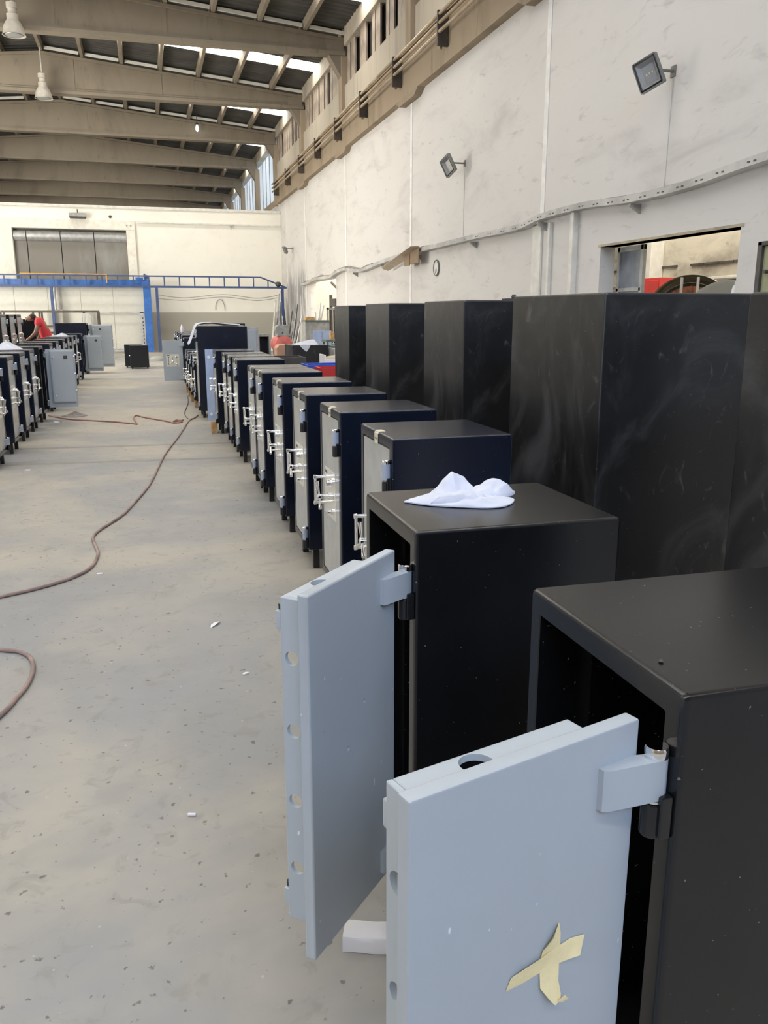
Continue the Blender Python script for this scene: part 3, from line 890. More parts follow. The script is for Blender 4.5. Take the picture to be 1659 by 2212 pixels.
# ------------------------------------------------------------------ cloths, paper, tape
def rag(name, label, pts, z0, peaks, seed, mat='white_cloth', rough=0.012, cat='cloth'):
    n, R = 72, 22
    cx_ = sum(p[0] for p in pts) / len(pts); cy_ = sum(p[1] for p in pts) / len(pts)
    out = smooth_path([(p[0], p[1], 0) for p in pts] + [(pts[0][0], pts[0][1], 0)], 12)[:-1]
    m = len(out); bnd = [out[int(k * m / n) % m] for k in range(n)]
    off = Vector((seed * 3.7, seed * 1.3, 0))
    b = MB(); loops = []
    def hgt(x, y, rho):
        h = sum(a * math.exp(-((x - px) ** 2 + (y - py) ** 2) / (2 * s * s)) for px, py, a, s in peaks)
        q = Vector((x * 11, y * 11, 0)) + off
        w = noise.noise(q * 0.6) * 1.3
        rid = 1 - abs(noise.noise(Vector((q.x * 1.1 + w, q.y * 2.1 - w, seed)))) * 2
        rid2 = 1 - abs(noise.noise(Vector((q.x * 2.9 - w, q.y * 2.3 + w, seed + 5)))) * 2
        edge = min(1.0, (1 - rho) * 4.0)
        return max(0.003, (h + rough * rid + rough * 0.55 * rid2) * edge ** 0.55 + 0.004)
    for j in range(R + 1):
        rho = j / R
        L = []
        for p in bnd:
            jag = 1 + 0.035 * noise.noise(Vector((p.x * 40, p.y * 40, seed)))
            x = cx_ + (p.x - cx_) * max(rho, 0.004) * jag; y = cy_ + (p.y - cy_) * max(rho, 0.004) * jag
            L.append((x, y, z0 + hgt(x, y, rho)))
        loops.append(L)
    loops.append([(x, y, z0 + 0.0008) for x, y, z in loops[-1]])
    b.loft(loops)
    return tag(b.build(name, M[mat]), label, cat if label else None)
r0 = rag('rag', 'crumpled white rag on the black safe with the bolt-hole door', [(0.645, 2.115), (0.70, 2.055), (0.77, 2.015), (0.85, 1.985), (0.92, 2.02), (0.94, 2.09), (0.88, 2.15), (0.80, 2.17), (0.72, 2.16)], 1.051,
    [(0.72, 2.09, 0.010, 0.03), (0.83, 2.05, 0.012, 0.05)], 2, rough=0.007)
def fold(name, pts, z0, peaks, seed, rough):
    o = rag(name, None, pts, z0, peaks, seed, rough=rough); o.parent = r0
    for q in ('label', 'category'):
        if q in o: del o[q]
fold('fold', [(0.73, 2.125), (0.765, 2.10), (0.81, 2.11), (0.87, 2.135), (0.865, 2.175), (0.80, 2.195), (0.74, 2.18)], 1.056, [(0.785, 2.145, 0.050, 0.020), (0.825, 2.15, 0.030, 0.022)], 13, 0.009)
fold('fold', [(0.79, 2.085), (0.83, 2.06), (0.90, 2.05), (0.955, 2.085), (0.962, 2.13), (0.90, 2.15), (0.84, 2.13)], 1.062, [(0.90, 2.10, 0.030, 0.035)], 21, 0.008)
fold('fold', [(0.70, 2.055), (0.77, 2.03), (0.84, 2.03), (0.88, 2.06), (0.82, 2.085), (0.74, 2.085)], 1.056, [(0.79, 2.06, 0.016, 0.04)], 31, 0.009)
rag('rag', 'white cloth heaped on a closed safe in the row by the man', [(-2.02, 12.55), (-1.92, 12.1), (-1.70, 12.15), (-1.62, 12.35), (-1.75, 12.48), (-1.9, 12.5)], 1.083, [(-1.82, 12.35, 0.085, 0.08)], 5)
rag('rag', 'pale bluish cloth on the safes just below the tall navy safe', [(-1.95, 19.0), (-1.85, 18.8), (-1.62, 18.82), (-1.58, 19.0), (-1.70, 19.1)], 1.083, [(-1.7, 18.95, 0.05, 0.06)], 7, mat='white_cloth')
# cloth over the tall navy safe: lies on the top, falls over the aisle edge
b = MB(); loops = []
prof = [(1.36, 1.369), (1.1, 1.385), (0.95, 1.40), (0.82, 1.395), (0.74, 1.378), (0.712, 1.34), (0.67, 1.24), (0.63, 1.14), (0.60, 1.09)]
for i, (x, z) in enumerate(prof):
    L = []
    for k in range(15):
        y = 12.99 + 0.52 * k / 14
        L.append((x + 0.006 * sin(k * 1.9 + i), y, z + 0.010 * sin(k * 1.3 + i * 0.8)))
    loops.append(L + [(p[0] - 0.002, p[1], p[2] - 0.006) for p in reversed(L)])
b.v = [(x - 0.003, y, z + 0.014) for x, y, z in b.v] if b.v else b.v
b.loft([[(x - 0.003, y, z + 0.014) for x, y, z in L] for L in loops]); tag(b.build('dust_cloth', M['white_cloth']), 'white cloth hanging over the aisle edge of the tall navy safe', 'cloth')

# masking tape cross on the nearest door (lies on the door plane)
def door_pt(s, y, z, off=0.0):
    """point on the outer face of the open door of safe s"""
    a = radians(106.5)
    lx, ly = 0.018 - off, y
    return (0.666 + PINX + lx * cos(a) - ly * sin(a), 0.887 + PINY + lx * sin(a) + ly * cos(a), z)
def tape_strip(pts, wid, lift, base):
    """strip along pts (y, z) with width vector and lift per station"""
    loops = []
    for i, ((y, z), (wy, wz), lf) in enumerate(zip(pts, wid, lift)):
        L = []
        for k in range(5):
            t = k / 4 - 0.5
            L.append(door_pt(None, y + wy * t, z + wz * t, base + lf[0] * (1 - k / 4) + lf[1] * k / 4))
        loops.append(L + [door_pt(None, y + wy * (k / 4 - 0.5), z + wz * (k / 4 - 0.5), base + lf[0] * (1 - k / 4) + lf[1] * k / 4 + 0.0005) for k in (4, 3, 2, 1, 0)])
    b = MB(); b.loft(loops); return b
D1 = [c for c in kids(s1) if c.name.startswith('door')][0]
tx = thing('masking_tape', 'cross of two yellow masking tape strips on the nearest grey door', 'tape', (0, 0, 0))
oy = 0.018
b = tape_strip([(oy + 0.172, 0.661), (oy + 0.160, 0.6685), (oy + 0.13, 0.672), (oy + 0.11, 0.6725), (oy + 0.094, 0.672), (oy + 0.088, 0.674)],
               [(0.004, 0.014), (0.004, 0.020), (-0.002, 0.026), (-0.006, 0.026), (-0.010, 0.024), (-0.006, 0.012)][0:6],
               [(0, 0.003), (0, 0.004), (0, 0), (0, 0), (0.004, 0), (0.008, 0.003)], 0.0006)
b = tape_strip([(oy + 0.224, 0.674), (oy + 0.205, 0.676), (oy + 0.17, 0.679), (oy + 0.14, 0.680), (oy + 0.112, 0.681), (oy + 0.092, 0.680)],
               [(-0.008, 0.018), (0.004, 0.025), (0.004, 0.027), (0.002, 0.029), (-0.002, 0.031), (-0.012, 0.026)],
               [(0, 0.001), (0, 0.004), (0, 0.004), (0, 0.001), (0.003, 0), (0.007, 0.002)], 0.0006)
b.build('slanted_strip', M['masking_tape'], tx)
b = tape_strip([(oy + 0.141, 0.612), (oy + 0.143, 0.620), (oy + 0.150, 0.640), (oy + 0.150, 0.665), (oy + 0.150, 0.690), (oy + 0.149, 0.708), (oy + 0.144, 0.727)],
               [(0.012, 0), (0.024, 0.004), (0.035, 0.004), (0.036, 0.0), (0.036, -0.004), (0.034, -0.012), (0.014, -0.016)],
               [(0.009, 0.012), (0.006, 0.009), (0.001, 0.002), (0, 0), (0, 0), (0, 0.002), (0.001, 0.006)], 0.0013)
b.build('upright_strip', M['masking_tape'], tx)
b = tape_strip([(oy + 0.137, 0.612), (oy + 0.131, 0.616), (oy + 0.128, 0.619)], [(0.010, 0.008), (0.008, 0.008), (0.006, 0.007)], [(0.010, 0.012), (0.013, 0.013), (0.016, 0.014)], 0.0013)
b.build('curled_end', M['masking_tape'], tx)

# folded paper and small litter on the floor
b = MB()
prof = [(0.0, 0.002), (0.0, 0.032), (0.004, 0.040), (0.012, 0.043), (0.058, 0.044), (0.064, 0.040), (0.066, 0.026), (0.085, 0.024)]
loops = []
for k in range(9):
    x = 0.125 * k / 8
    L = [(x, y, z + 0.0015 * sin(x * 60 + i)) for i, (y, z) in enumerate(prof)]
    loops.append(L + [(x, y - 0.001, z - 0.0012) for x, y, z in reversed(L)])
b.loft(loops)
b.build('paper', M['white_paper'], loc=(0.375, 1.735, 0.002), rot=(0, 0, radians(-20)))
tag(bpy.data.objects['paper'], 'folded white card lying on the floor under the nearest grey door', 'paper')
b = MB(); b.rbox(0, 0.026, 0, 0.010, 0, 0.008, 0.002); b.cyl((0.0, 0.005, 0.004), (0.026, 0.005, 0.005), 0.0045)
tag(b.build('paper_scrap', M['white_paper'], loc=(0.03, 2.43, 0.001), rot=(0, 0, -0.3)), 'small white rolled scrap in the middle of the bare floor', 'scrap')
b = MB(); b.loft([[(0, 0, 0.001), (0.004, 0, 0.001), (0.004, 0, 0.002), (0, 0, 0.002)], [(-0.012, 0.03, 0.004), (0.016, 0.03, 0.008), (0.016, 0.03, 0.009), (-0.012, 0.03, 0.005)], [(-0.008, 0.07, 0.004), (0.020, 0.065, 0.012), (0.020, 0.065, 0.013), (-0.008, 0.07, 0.005)], [(0.010, 0.085, 0.003), (0.016, 0.085, 0.004), (0.016, 0.085, 0.005), (0.010, 0.085, 0.004)]])
tag(b.build('feather', M['white_paper'], loc=(0.22, 4.07, 0.001), rot=(0, 0, -0.5)), 'small pale feather lying on the floor across from the bolt-hole door', 'feather')
for lab, x, y, s in (('white paper flake beside the bend of the red hose', -0.38, 5.15, 0.032), ('cream wood chip on the floor by the first safe of the row by the man', -1.27, 8.97, 0.05), ('white flake on the floor between the feather and the bolt-hole door', 0.32, 3.45, 0.026), ('crumpled paper scrap on the floor under the open bolt box door', -1.30, 12.95, 0.09)):
    b = MB(); b.prism([(0, 0), (s, 0.004), (s * 1.1, s * 0.45), (s * 0.5, s * 0.6), (-0.1 * s, s * 0.4)], 0.0, s * 0.22)
    tag(b.build('paper_scrap', M['white_paper'], loc=(x, y, 0.001), rot=(0.08, 0.05, random.uniform(0, 3))), lab, 'scrap')

# ------------------------------------------------------------------ hoses and cables on the floor
def hose(name, label, pts, r, mat, cat='hose', z=None):
    P = smooth_path([(x, y, r + 0.001 if z is None else z) for x, y in pts], 8)
    b = MB(); b.tube(P, r, 10)
    return tag(b.build(name, M[mat]), label, cat)
hose('air_hose', 'long dusty red hose winding up the middle of the aisle', [(0.69, 13.3), (0.62, 12.95), (0.52, 12.6), (0.31, 10.98), (0.11, 9.55), (-0.05, 7.97), (-0.19, 7.1), (-0.27, 6.7), (-0.36, 6.42), (-0.42, 6.25), (-0.455, 6.05), (-0.43, 5.84), (-0.40, 5.62), (-0.41, 5.38), (-0.46, 5.2), (-0.58, 5.04), (-0.75, 4.91), (-0.95, 4.80), (-1.15, 4.60), (-1.05, 4.25), (-0.76, 4.03), (-0.67, 3.98), (-0.61, 3.89), (-0.58, 3.76), (-0.58, 3.6), (-0.61, 3.45), (-0.66, 3.28), (-0.85, 2.9), (-1.2, 2.5)], 0.0098, 'hose_dusty')
hose('power_cable', 'dark cable crossing the aisle from the open bolt box door', [(-1.55, 13.9), (-1.2, 13.3), (-0.85, 13.02), (-0.5, 12.75), (-0.25, 12.46), (-0.21, 12.45), (-0.25, 12.9), (-0.27, 13.3), (-0.22, 13.5), (-0.1, 13.2), (0.2, 12.66), (0.30, 12.42), (0.42, 12.5), (0.36, 12.75), (0.30, 12.60), (0.40, 12.68), (0.45, 12.75)], 0.010, 'hose_red', 'cable')
hose('thin_cord', 'thin brown cord along the feet of the farther safes', [(0.52, 12.9), (0.50, 13.6), (0.58, 14.6), (0.64, 15.4), (0.68, 16.6)], 0.007, 'cable_dark', 'cord')
wbl = ['wooden block on the floor at the foot of the light blue panel', 'wooden block under the first small navy safe', 'wooden block under the second small navy safe', 'wooden block under the third small navy safe', 'wooden block under the fourth small navy safe']
for lab, x, y, h in zip(wbl, (0.80, 0.76, 0.75, 0.75, 0.75), (11.30, 14.6, 15.6, 16.55, 17.4), (0.155, 0.12, 0.12, 0.12, 0.12)):
    b = MB(); b.rbox(-0.05, 0.03 if h > .15 else 0.3, -0.06, 0.06, 0, h, 0.004)
    tag(b.build('wooden_block', M['wood'], loc=(x, y, 0.0)), lab, 'block')
t = thing('loose_panel', 'light blue steel panel with two white bolts standing beside the tall navy safe', 'panel', (0.80, 12.60, 0))
b = MB(); b.rbox(0.0, 0.22, 0, 0.03, 0.0, 1.04, 0.004); b.build('sheet', M['light_blue'], t)
for z in (0.10, 0.93):
    b = MB(); b.lathe([(0.022, -0.012), (0.022, 0.002)], (0.05, 0, z), 'y', 14); tag(b.build('bolt', plain('bright_white', (0.85, 0.85, 0.85), 0.3), t), 'white bolt head')

# ------------------------------------------------------------------ things on the floodlit wall
def floodlight(label, y, z, s, yaw, roll, pitch):
    t = thing('floodlight', label, 'lamp', (WX, y, z))
    b = MB(); b.rbox(-0.26, 0.0, -0.018, 0.018, 0.03, 0.055, 0.004); b.rbox(-0.012, 0, -0.05, 0.05, -0.02, 0.10, 0.004)
    b.tube([(-0.26, -0.11 * s, 0.0), (-0.26, 0, 0.05), (-0.26, 0.11 * s, 0.0)], 0.010, 8)
    b.build('arm', M['lamp_grey'], t)
    h = empty('tmp', (-0.29, 0, 0)); h.rotation_euler = (radians(roll), radians(pitch), radians(yaw))
    bpy.context.view_layer.update(); mt = h.matrix_world.copy(); bpy.data.objects.remove(h)
    def put(b_, name, mat, lab=None):
        b_.v = [tuple(mt @ Vector(p)) for p in b_.v]
        o = b_.build(name, mat, t)
        if lab: tag(o, lab)
        return o
    # housing faces -x in its own frame
    w, hh = 0.125 * s, 0.145 * s
    rr_ = lambda x, a: [(x, y_, z_) for y_, z_ in rrect(-w + a, w - a, -hh + a, hh - a, 0.012, 2)]
    b = MB(); b.loft([rr_(0.0, 0.03), rr_(0.0, 0.03), rr_(-0.02, 0.0), rr_(-0.085, 0.0), rr_(-0.085, 0.012)], cap1=False)
    b.loft([rr_(-0.085, 0.012), rr_(-0.078, 0.012), rr_(-0.078, 0.026), rr_(-0.070, 0.026)], cap0=False, cap1=False)
    put(b, 'housing', M['lamp_grey'])
    b = MB(); b.loft([rr_(-0.084, 0.010), rr_(-0.088, 0.014), rr_(-0.088, 0.030), rr_(-0.080, 0.032)], cap0=False, cap1=False); put(b, 'gasket', M['gloss_black'], 'black front rim')
    b = MB(); b.loft([rr_(-0.080, 0.030), rr_(-0.030, 0.065 * s)], cap0=False, cap1=True); put(b, 'reflector', M['reflector'])
    for k in (-1, 0, 1):
        b = MB(); b.box(-0.034, -0.031, k * 0.035 - 0.008, k * 0.035 + 0.008, -0.012, 0.012); put(b, 'led_chip', M['led_yellow'])
    for k in range(5):
        b = MB(); b.box(0.0, 0.025, -0.08 * s + 0.04 * s * k - 0.003, -0.08 * s + 0.04 * s * k + 0.003, -0.10 * s, 0.10 * s); put(b, 'cooling_fin', M['lamp_grey'])
    b = MB(); b.tube([(-0.02, 0.0, -0.05), (-0.006, 0.0, -0.2), (-0.006, 0.02, z * 0 - (z - 2.98))], 0.006, 6); tag(b.build('lead', M['white_paint'], t), 'thin white lead')
floodlight('square grey floodlight high on the wall above the window', 9.05, 4.16, 1.15, 34, -20, -10)
floodlight('grey floodlight on the wall above the clock and cardboard', 15.6, 4.22, 1.15, 20, -24, -14)
floodlight('small far floodlight on the wall near the sprayed grey patch', 34.9, 4.05, 1.0, 5, 10, -25)

t = thing('wall_clock', 'round grey-rimmed wall clock below the cable tray', 'clock', (WX, 17.1, 2.47))
b = MB(); b.lathe([(0.16, 0), (0.165, -0.03), (0.155, -0.042), (0.145, -0.036), (0.142, -0.028)], axis='x', n=36, cap=False); b.build('rim', M['lamp_grey'], t)
b = MB(); b.lathe([(0.144, 0), (0.144, -0.026)], axis='x', n=36); b.build('dial', M['clock_face'], t)
for a, ln in ((200, 0.075), (165, 0.11)):
    r_ = radians(a); b = MB(); b.tube([(-0.029, 0, 0), (-0.029, ln * sin(r_), ln * cos(r_))], 0.006, 6); b.build('hand', M['dark_steel'], t)
for k in range(12):
    a = radians(30 * k); b = MB(); b.box(-0.028, -0.0265, 0.122 * sin(a) - 0.006, 0.122 * sin(a) + 0.006, 0.122 * cos(a) - 0.006, 0.122 * cos(a) + 0.006); b.build('hour_mark', M['dark_steel'], t, smooth=False)

# cable tray
TR = [(5.0, 3.10), (7.35, 2.98), (8.5, 2.90), (9.6, 2.895), (10.73, 2.95), (12.0, 2.94), (12.9, 2.865), (14.5, 2.875), (16.3, 2.87), (18.3, 2.86), (20.8, 2.80), (23.1, 2.69), (24.2, 2.74), (25.3, 2.82), (26.5, 2.76), (27.3, 2.68), (29.6, 2.70), (31.3, 2.62), (32.5, 2.60)]
t = thing('cable_tray', 'sagging perforated cable tray with cables along the white wall', 'tray')
P = smooth_path([(5.80, y, z) for y, z in TR], 6)
b = MB(); b.loft([[(p.x - 0.05, p.y, p.z + 0.055), (p.x - 0.055, p.y, p.z - 0.03), (p.x + 0.09, p.y, p.z - 0.03), (p.x + 0.09, p.y, p.z - 0.024), (p.x - 0.049, p.y, p.z - 0.024), (p.x - 0.044, p.y, p.z + 0.055)] for p in P])
b.build('tray', M['grey_steel'] if False else plain('tray_paint', (0.46, 0.45, 0.43), 0.5, var=0.25, vscale=2), t)
b = MB()
for p in P[::2]:
    if p.y < 16:
        for k in (0, 1): b.box(p.x - 0.0565, p.x - 0.0535, p.y - 0.03 + 0.09 * k, p.y + 0.01 + 0.09 * k, p.z - 0.004, p.z + 0.012)
b.build('slot', M['dark_steel'], t, smooth=False)
for dx, dz, r, w in ((0.02, 0.02, 0.022, 0.015), (0.0, 0.045, 0.016, 0.03), (0.05, 0.03, 0.018, 0.02)):
    b = MB(); b.tube([(p.x + dx, p.y, p.z + dz + w * noise.noise(Vector((p.y * 0.9, r * 90, 0)))) for p in P], r, 7); b.build('cable', M['white_paint'] if r > .02 else M['cable_dark'], t)
b = MB(); b.tube([(p.x + 0.02, p.y, p.z + 0.05 + 0.05 * noise.noise(Vector((p.y * 1.3, 3, 0)))) for p in P if p.y > 22], [0.05 + 0.03 * noise.noise(Vector((p.y, 0, 0))) for p in P if p.y > 22], 8); b.build('cable_bundle', plain('dusty_cables', (0.25, 0.225, 0.19), 0.8, var=0.4, vscale=4), t)
for y, z in ((9.55, 2.87), (12.1, 2.90), (14.9, 2.84), (18.2, 2.82), (21.0, 2.76), (24.0, 2.70)):
    b = MB(); b.prism([(0, 0), (-0.15, 0), (-0.15, -0.03), (0, -0.12)], y - 0.02, y + 0.02, 'y')
    b.v = [(WX + p[0], p[1], z + p[2] - 0.02) for p in b.v]; b.build('bracket', M['grey_steel'], t, smooth=False)
# torn cardboard over the tray
b = MB(); loops = []
for k in range(9):
    f = k / 8; y = 20.4 - 2.7 * f
    zz = 2.62 + 0.30 * f
    L = [(5.60 - 0.10 * f, y, zz + 0.02), (5.66, y, zz - 0.02 + 0.05 * f), (5.78, y, zz - 0.05 + 0.02 * f)]
    loops.append(L + [(x, y, z - 0.012) for x, y, z in reversed(L)])
b.loft(loops)
tag(b.build('cardboard_sheet', M['cardboard']), 'folded cardboard sheet lying across the sagging cable tray', 'cardboard')
b = MB(); b.rbox(5.68, 5.70, 18.35, 18.75, 2.58, 2.85, 0.002); b.rbox(5.68, 5.70, 17.72, 18.30, 2.60, 2.90, 0.002)
tag(b.build('cardboard_flap', plain('card_dark', (0.30, 0.215, 0.14), 0.8)), 'brown cardboard flaps hanging below the cable tray', 'cardboard')

# conductor pipes on brackets along the ring beam
t = thing('pipe_run', 'three copper brown pipes on brackets along the concrete ring beam', 'pipe')
for dz, dx in ((0.0, 0.0), (-0.15, 0.0), (-0.30, 0.0)):
    b = MB(); b.tube([(5.56 + dx, y, 6.92 + dz - 0.012 * sin((y % 3.3) / 3.3 * pi)) for y in [6 + 0.55 * k for k in range(59)]], 0.032, 8); b.build('pipe', M['copper_pipe'], t)
for k in range(11):
    y = 7.2 + 3.0 * k
    b = MB(); b.rbox(5.52, 5.74, y - 0.03, y + 0.03, 6.38, 6.98, 0.006); b.build('bracket', M['brown_steel'], t)
    b = MB(); b.rbox(5.60, 5.66, y + 0.09, y + 0.14, 6.36, 6.95, 0.004); b.build('hanger', M['copper_pipe'], t)

# cable clutter box on top of the partition and a strip lamp over the hatch
t = thing('strip_lamp', 'long grey lamp housing fixed above the recessed hatch', 'lamp', (-2.4, 37.75, 5.30))
b = MB(); b.rbox(-0.33, 0.33, -0.15, 0.15, 0.02, 0.20, 0.02); b.build('housing', M['grey_steel'], t)
b = MB(); b.rbox(-0.31, 0.31, -0.16, 0.12, 0.0, 0.06, 0.01); b.build('shade', M['dark_steel'], t)
b = MB(); b.cyl((0, 0.05, 0.2), (0, 0.05, 0.36), 0.02); b.build('stem', M['dark_steel'], t)
b = MB(); b.lathe([(0.05, 0), (0.06, -0.05), (0.02, -0.1)], axis='y', n=14); tag(b.build('vent_cap', M['dark_steel'], loc=(-1.15, 37.99, 5.42)), 'small round dark cap beside the lamp above the hatch', 'cap')
for i, x in enumerate((-0.52, -0.36)):
    b = MB(); b.lathe([(0.035, 0), (0.035, -0.02)], axis='y', n=12); tag(b.build('wall_hook', M['grey_steel'], loc=(x, 37.88, 5.08)), 'small grey hook on the hatch surround, ' + ('outer' if i else 'inner') + ' of two', 'hook')
b = MB(); b.lathe([(0.03, 0), (0.03, -0.03), (0.05, -0.04)], axis='y', n=12); b.tube([(0, -0.03, 0), (0, -0.05, -0.12)], 0.015)
tag(b.build('wall_hook', M['grey_steel'], loc=(3.75, 37.93, 5.15)), 'lone small fitting high on the bright partition wall', 'hook')

# high bay lamps hanging from the ridge
def bay_lamp(label, x, y):
    t = thing('pendant_lamp', label, 'lamp', (x, y, 8.36))
    b = MB(); b.cyl((0, 0, 0.72), (0, 0, 1.55), 0.028); b.build('rod', M['lamp_white'], t)
    b = MB(); b.lathe([(0.07, 0.76), (0.13, 0.74), (0.13, 0.62), (0.10, 0.60), (0.10, 0.50), (0.14, 0.48), (0.14, 0.36), (0.19, 0.26)], n=24); b.build('ballast_can', M['lamp_white'], t)
    b = MB(); b.lathe([(0.18, 0.30), (0.24, 0.18), (0.27, 0.02), (0.285, 0.0), (0.26, 0.005), (0.20, 0.2)], n=28); b.build('lamp_shade', M['lamp_white'], t)
    b = MB(); b.lathe([(0.21, 0.02), (0.20, 0.0), (0.02, -0.01)], n=20); b.build('lens', M['reflector'], t)
bay_lamp('bell-shaped high bay lamp hanging under the nearest roof beam', RIDGE, 24.9)
bay_lamp('bell-shaped high bay lamp hanging under the second roof beam', RIDGE, 31.5)
t = thing('bulb', 'small glowing white bulb hanging under the third roof beam', 'lamp', (2.55, 38.2, 8.95))
b = MB(); b.cyl((0, 0, 0.3), (0, 0, 0.78), 0.015); b.lathe([(0.05, 0.3), (0.06, 0.22)], n=14); b.build('cord', M['dark_steel'], t)
b = MB(); b.lathe([(0.03, 0.23), (0.055, 0.12), (0.055, 0.02), (0.02, -0.04)], n=16); b.build('bulb_glass', M['bulb_lit'], t)

# ------------------------------------------------------------------ far end of the aisle
t = thing('panel_booth', 'white panel booth under a blue frame by the partition wall', 'booth', (0.02, 36.9, 0))
for k in range(9):
    b = MB(); b.rbox(-1.25 * (k + 1) + 0.004, -1.25 * k - 0.004, 0, 0.08, 0.12, 2.72, 0.004); b.build('wall_panel', M['panel_white'], t)
b = MB(); b.rbox(-0.08, 0.0, 0.08, 1.08, 0.0, 2.72, 0.004); b.build('end_panel', M['panel_white'], t)
b = MB(); b.rbox(-11.3, 0.02, -0.04, 1.08, 0.0, 0.12, 0.004); b.build('plinth', M['grey_steel'], t)
t = thing('blue_portal', 'bright blue steel portal frame in front of the white booth', 'frame', (0, 36.6, 0))
b = MB(); b.rbox(-11.0, 0.16, -0.08, 0.1, 2.60, 2.86, 0.01); b.rbox(-11.0, 0.16, -0.1, 0.12, 2.84, 2.87, 0.004); b.build('beam', M['blue_steel'], t)
b = MB(); b.rbox(-0.03, 0.27, -0.1, 0.12, 0.0, 2.87, 0.01); b.build('post', M['blue_steel'], t)
b = MB(); b.rbox(-0.3, 0.0, -0.06, 0.06, 2.86, 2.98, 0.01); b.build('cap_block', M['blue_steel'], t)
b = MB(); b.rbox(0.02, 0.10, -0.08, 0.08, 2.87, 3.12, 0.01); b.lathe([(0.09, -0.05), (0.09, 0.05)], (0.14, 0, 2.98), 'y', 14); b.build('motor', M['navy_steel'], t)
t = thing('truss_gantry', 'dark blue ladder truss spanning above the aisle on slim posts', 'gantry', (0, 36.2, 0))
b = MB(); b.rbox(-7.0, 4.75, -0.03, 0.03, 2.985, 3.04, 0.004); b.build('top_chord', M['navy_steel'], t)
b = MB(); b.rbox(-7.0, 6.0 - 0.2, -0.04, 0.04, 2.56, 2.64, 0.004); b.build('bottom_chord', M['navy_steel'], t)
b = MB(); b.tube([(4.72, 0, 3.01), (5.75, 0, 2.62)], 0.035, 6); b.build('end_brace', M['navy_steel'], t)
for k in range(19):
    x = 4.42 - 0.60 * k
    b = MB(); b.rbox(x - 0.025, x + 0.025, -0.025, 0.025, 2.62, 2.99, 0.004); b.build('upright', M['navy_steel'], t)
b = MB(); b.rbox(5.00, 5.05, -0.02, 0.02, 2.62, 2.90, 0.004); b.build('upright', M['navy_steel'], t)
for x in (0.50, 5.62, -3.5):
    b = MB(); b.rbox(x - 0.055, x + 0.055, -0.055, 0.055, 0, 2.58, 0.006); b.build('post', M['navy_steel'], t)
b = MB(); b.lathe([(0.05, 0), (0.12, 0.05), (0.12, 0.16), (0.05, 0.2)], (5.45, 0, 2.64), n=12); b.build('pulley', M['dark_steel'], t)
b = MB(); b.rbox(-3.1, -3.05, -0.2, -0.15, 3.0, 3.06, 0.005)
t = thing('orange_rail', 'thin orange rail bent down at its end along the ladder truss', 'rail', (0, 36.2, 0))
b = MB(); b.rbox(-4.6, -1.38, -0.065, 0.02, 3.04, 3.08, 0.004); b.rbox(-1.42, -1.38, -0.07, -0.032, 2.72, 3.08, 0.004); b.build('bar', M['orange_steel'], t)
for i, (za, zb) in enumerate(((2.30, 2.20), (2.15, 2.10))):
    P = smooth_path([(0.5, 36.6, za), (1.6, 36.7, zb - 0.02), (3.2, 36.75, zb + 0.12), (4.6, 36.8, zb - 0.02), (5.5, 36.85, zb + 0.1)], 8)
    b = MB(); b.tube(P, 0.018, 6); tag(b.build('sagging_cable', M['clear_film']), ('upper' if i == 0 else 'lower') + ' of two sagging cables under the blue truss', 'cable')
P = [(3.15 + 0.2 * cos(a), 37.95, 1.72 + (0.42 if sin(a) > 0 else 0.1) * sin(a)) for a in [radians(k) for k in range(-20, 201, 10)]]
b = MB(); b.tube(P, 0.014, 6); tag(b.build('wire_loop', M['grey_steel']), 'wire loop hanging on the bright partition wall', 'loop')

t = thing('door_frame_rack', 'light grey rectangular steel frame leaning on the white booth', 'frame', (0, 36.45, 0))
b = MB(); b.rbox(-2.42, -2.33, 0, 0.08, 0, 1.62, 0.005); b.build('leg', M['zinc'], t)
b = MB(); b.rbox(-2.20, -2.12, 0.1, 0.18, 0, 1.58, 0.005); b.build('leg', M['zinc'], t)
b = MB(); b.rbox(-0.22, -0.06, 0, 0.1, 0, 1.60, 0.005); b.build('leg', M['zinc'], t)
b = MB(); b.rbox(-2.42, -0.06, 0, 0.08, 1.55, 1.62, 0.005); b.build('top_rail', M['zinc'], t)
b = MB(); b.rbox(-2.42, -0.06, 0.0, 0.06, 0.02, 0.10, 0.005); b.build('bottom_rail', M['zinc'], t)
for k in range(9):
    b = MB(); b.box(-0.13, -0.09, -0.012, 0.0, 0.2 + 0.14 * k, 0.27 + 0.14 * k); b.build('slot_plate', M['dark_steel'], t, smooth=False)
t = thing('steel_rack', 'dark brown open steel rack standing behind the man in red', 'rack', (0, 30, 0))
for x in (-4.5, -3.52, -3.33, -1.52):
    for y in (0, 0.7):
        if y and x in (-3.52,): continue
        b = MB(); b.rbox(x - 0.03, x + 0.03, y - 0.03, y + 0.03, 0, 1.60, 0.004); b.build('post', M['brown_steel'], t)
for z in (1.58, 1.10):
    for y in (0, 0.7):
        b = MB(); b.rbox(-4.5, -1.5, y - 0.03, y + 0.03, z, z + 0.06, 0.004); b.build('rail', M['brown_steel'], t)
b = MB(); b.rbox(-4.5, -1.5, -0.03, 0.73, 0.90, 0.96, 0.004); b.build('shelf', M['brown_steel'], t)
t = thing('wrapped_cabinet', 'control cabinet wrapped in plastic film on a pipe mast', 'cabinet', (-3.46, 36.6, 0))
b = MB(); b.rbox(-0.30, 0.30, -0.2, 0.2, 0.95, 1.70, 0.05); b.build('body', M['clear_film'], t)
b = MB(); b.box(-0.10, 0.10, -0.206, -0.198, 1.60, 1.67); b.build('screen', M['screen_blue'], t)
b = MB(); b.cyl((0.02, 0, 1.65), (0.02, 0, 2.59), 0.055); b.build('mast', M['zinc'], t)
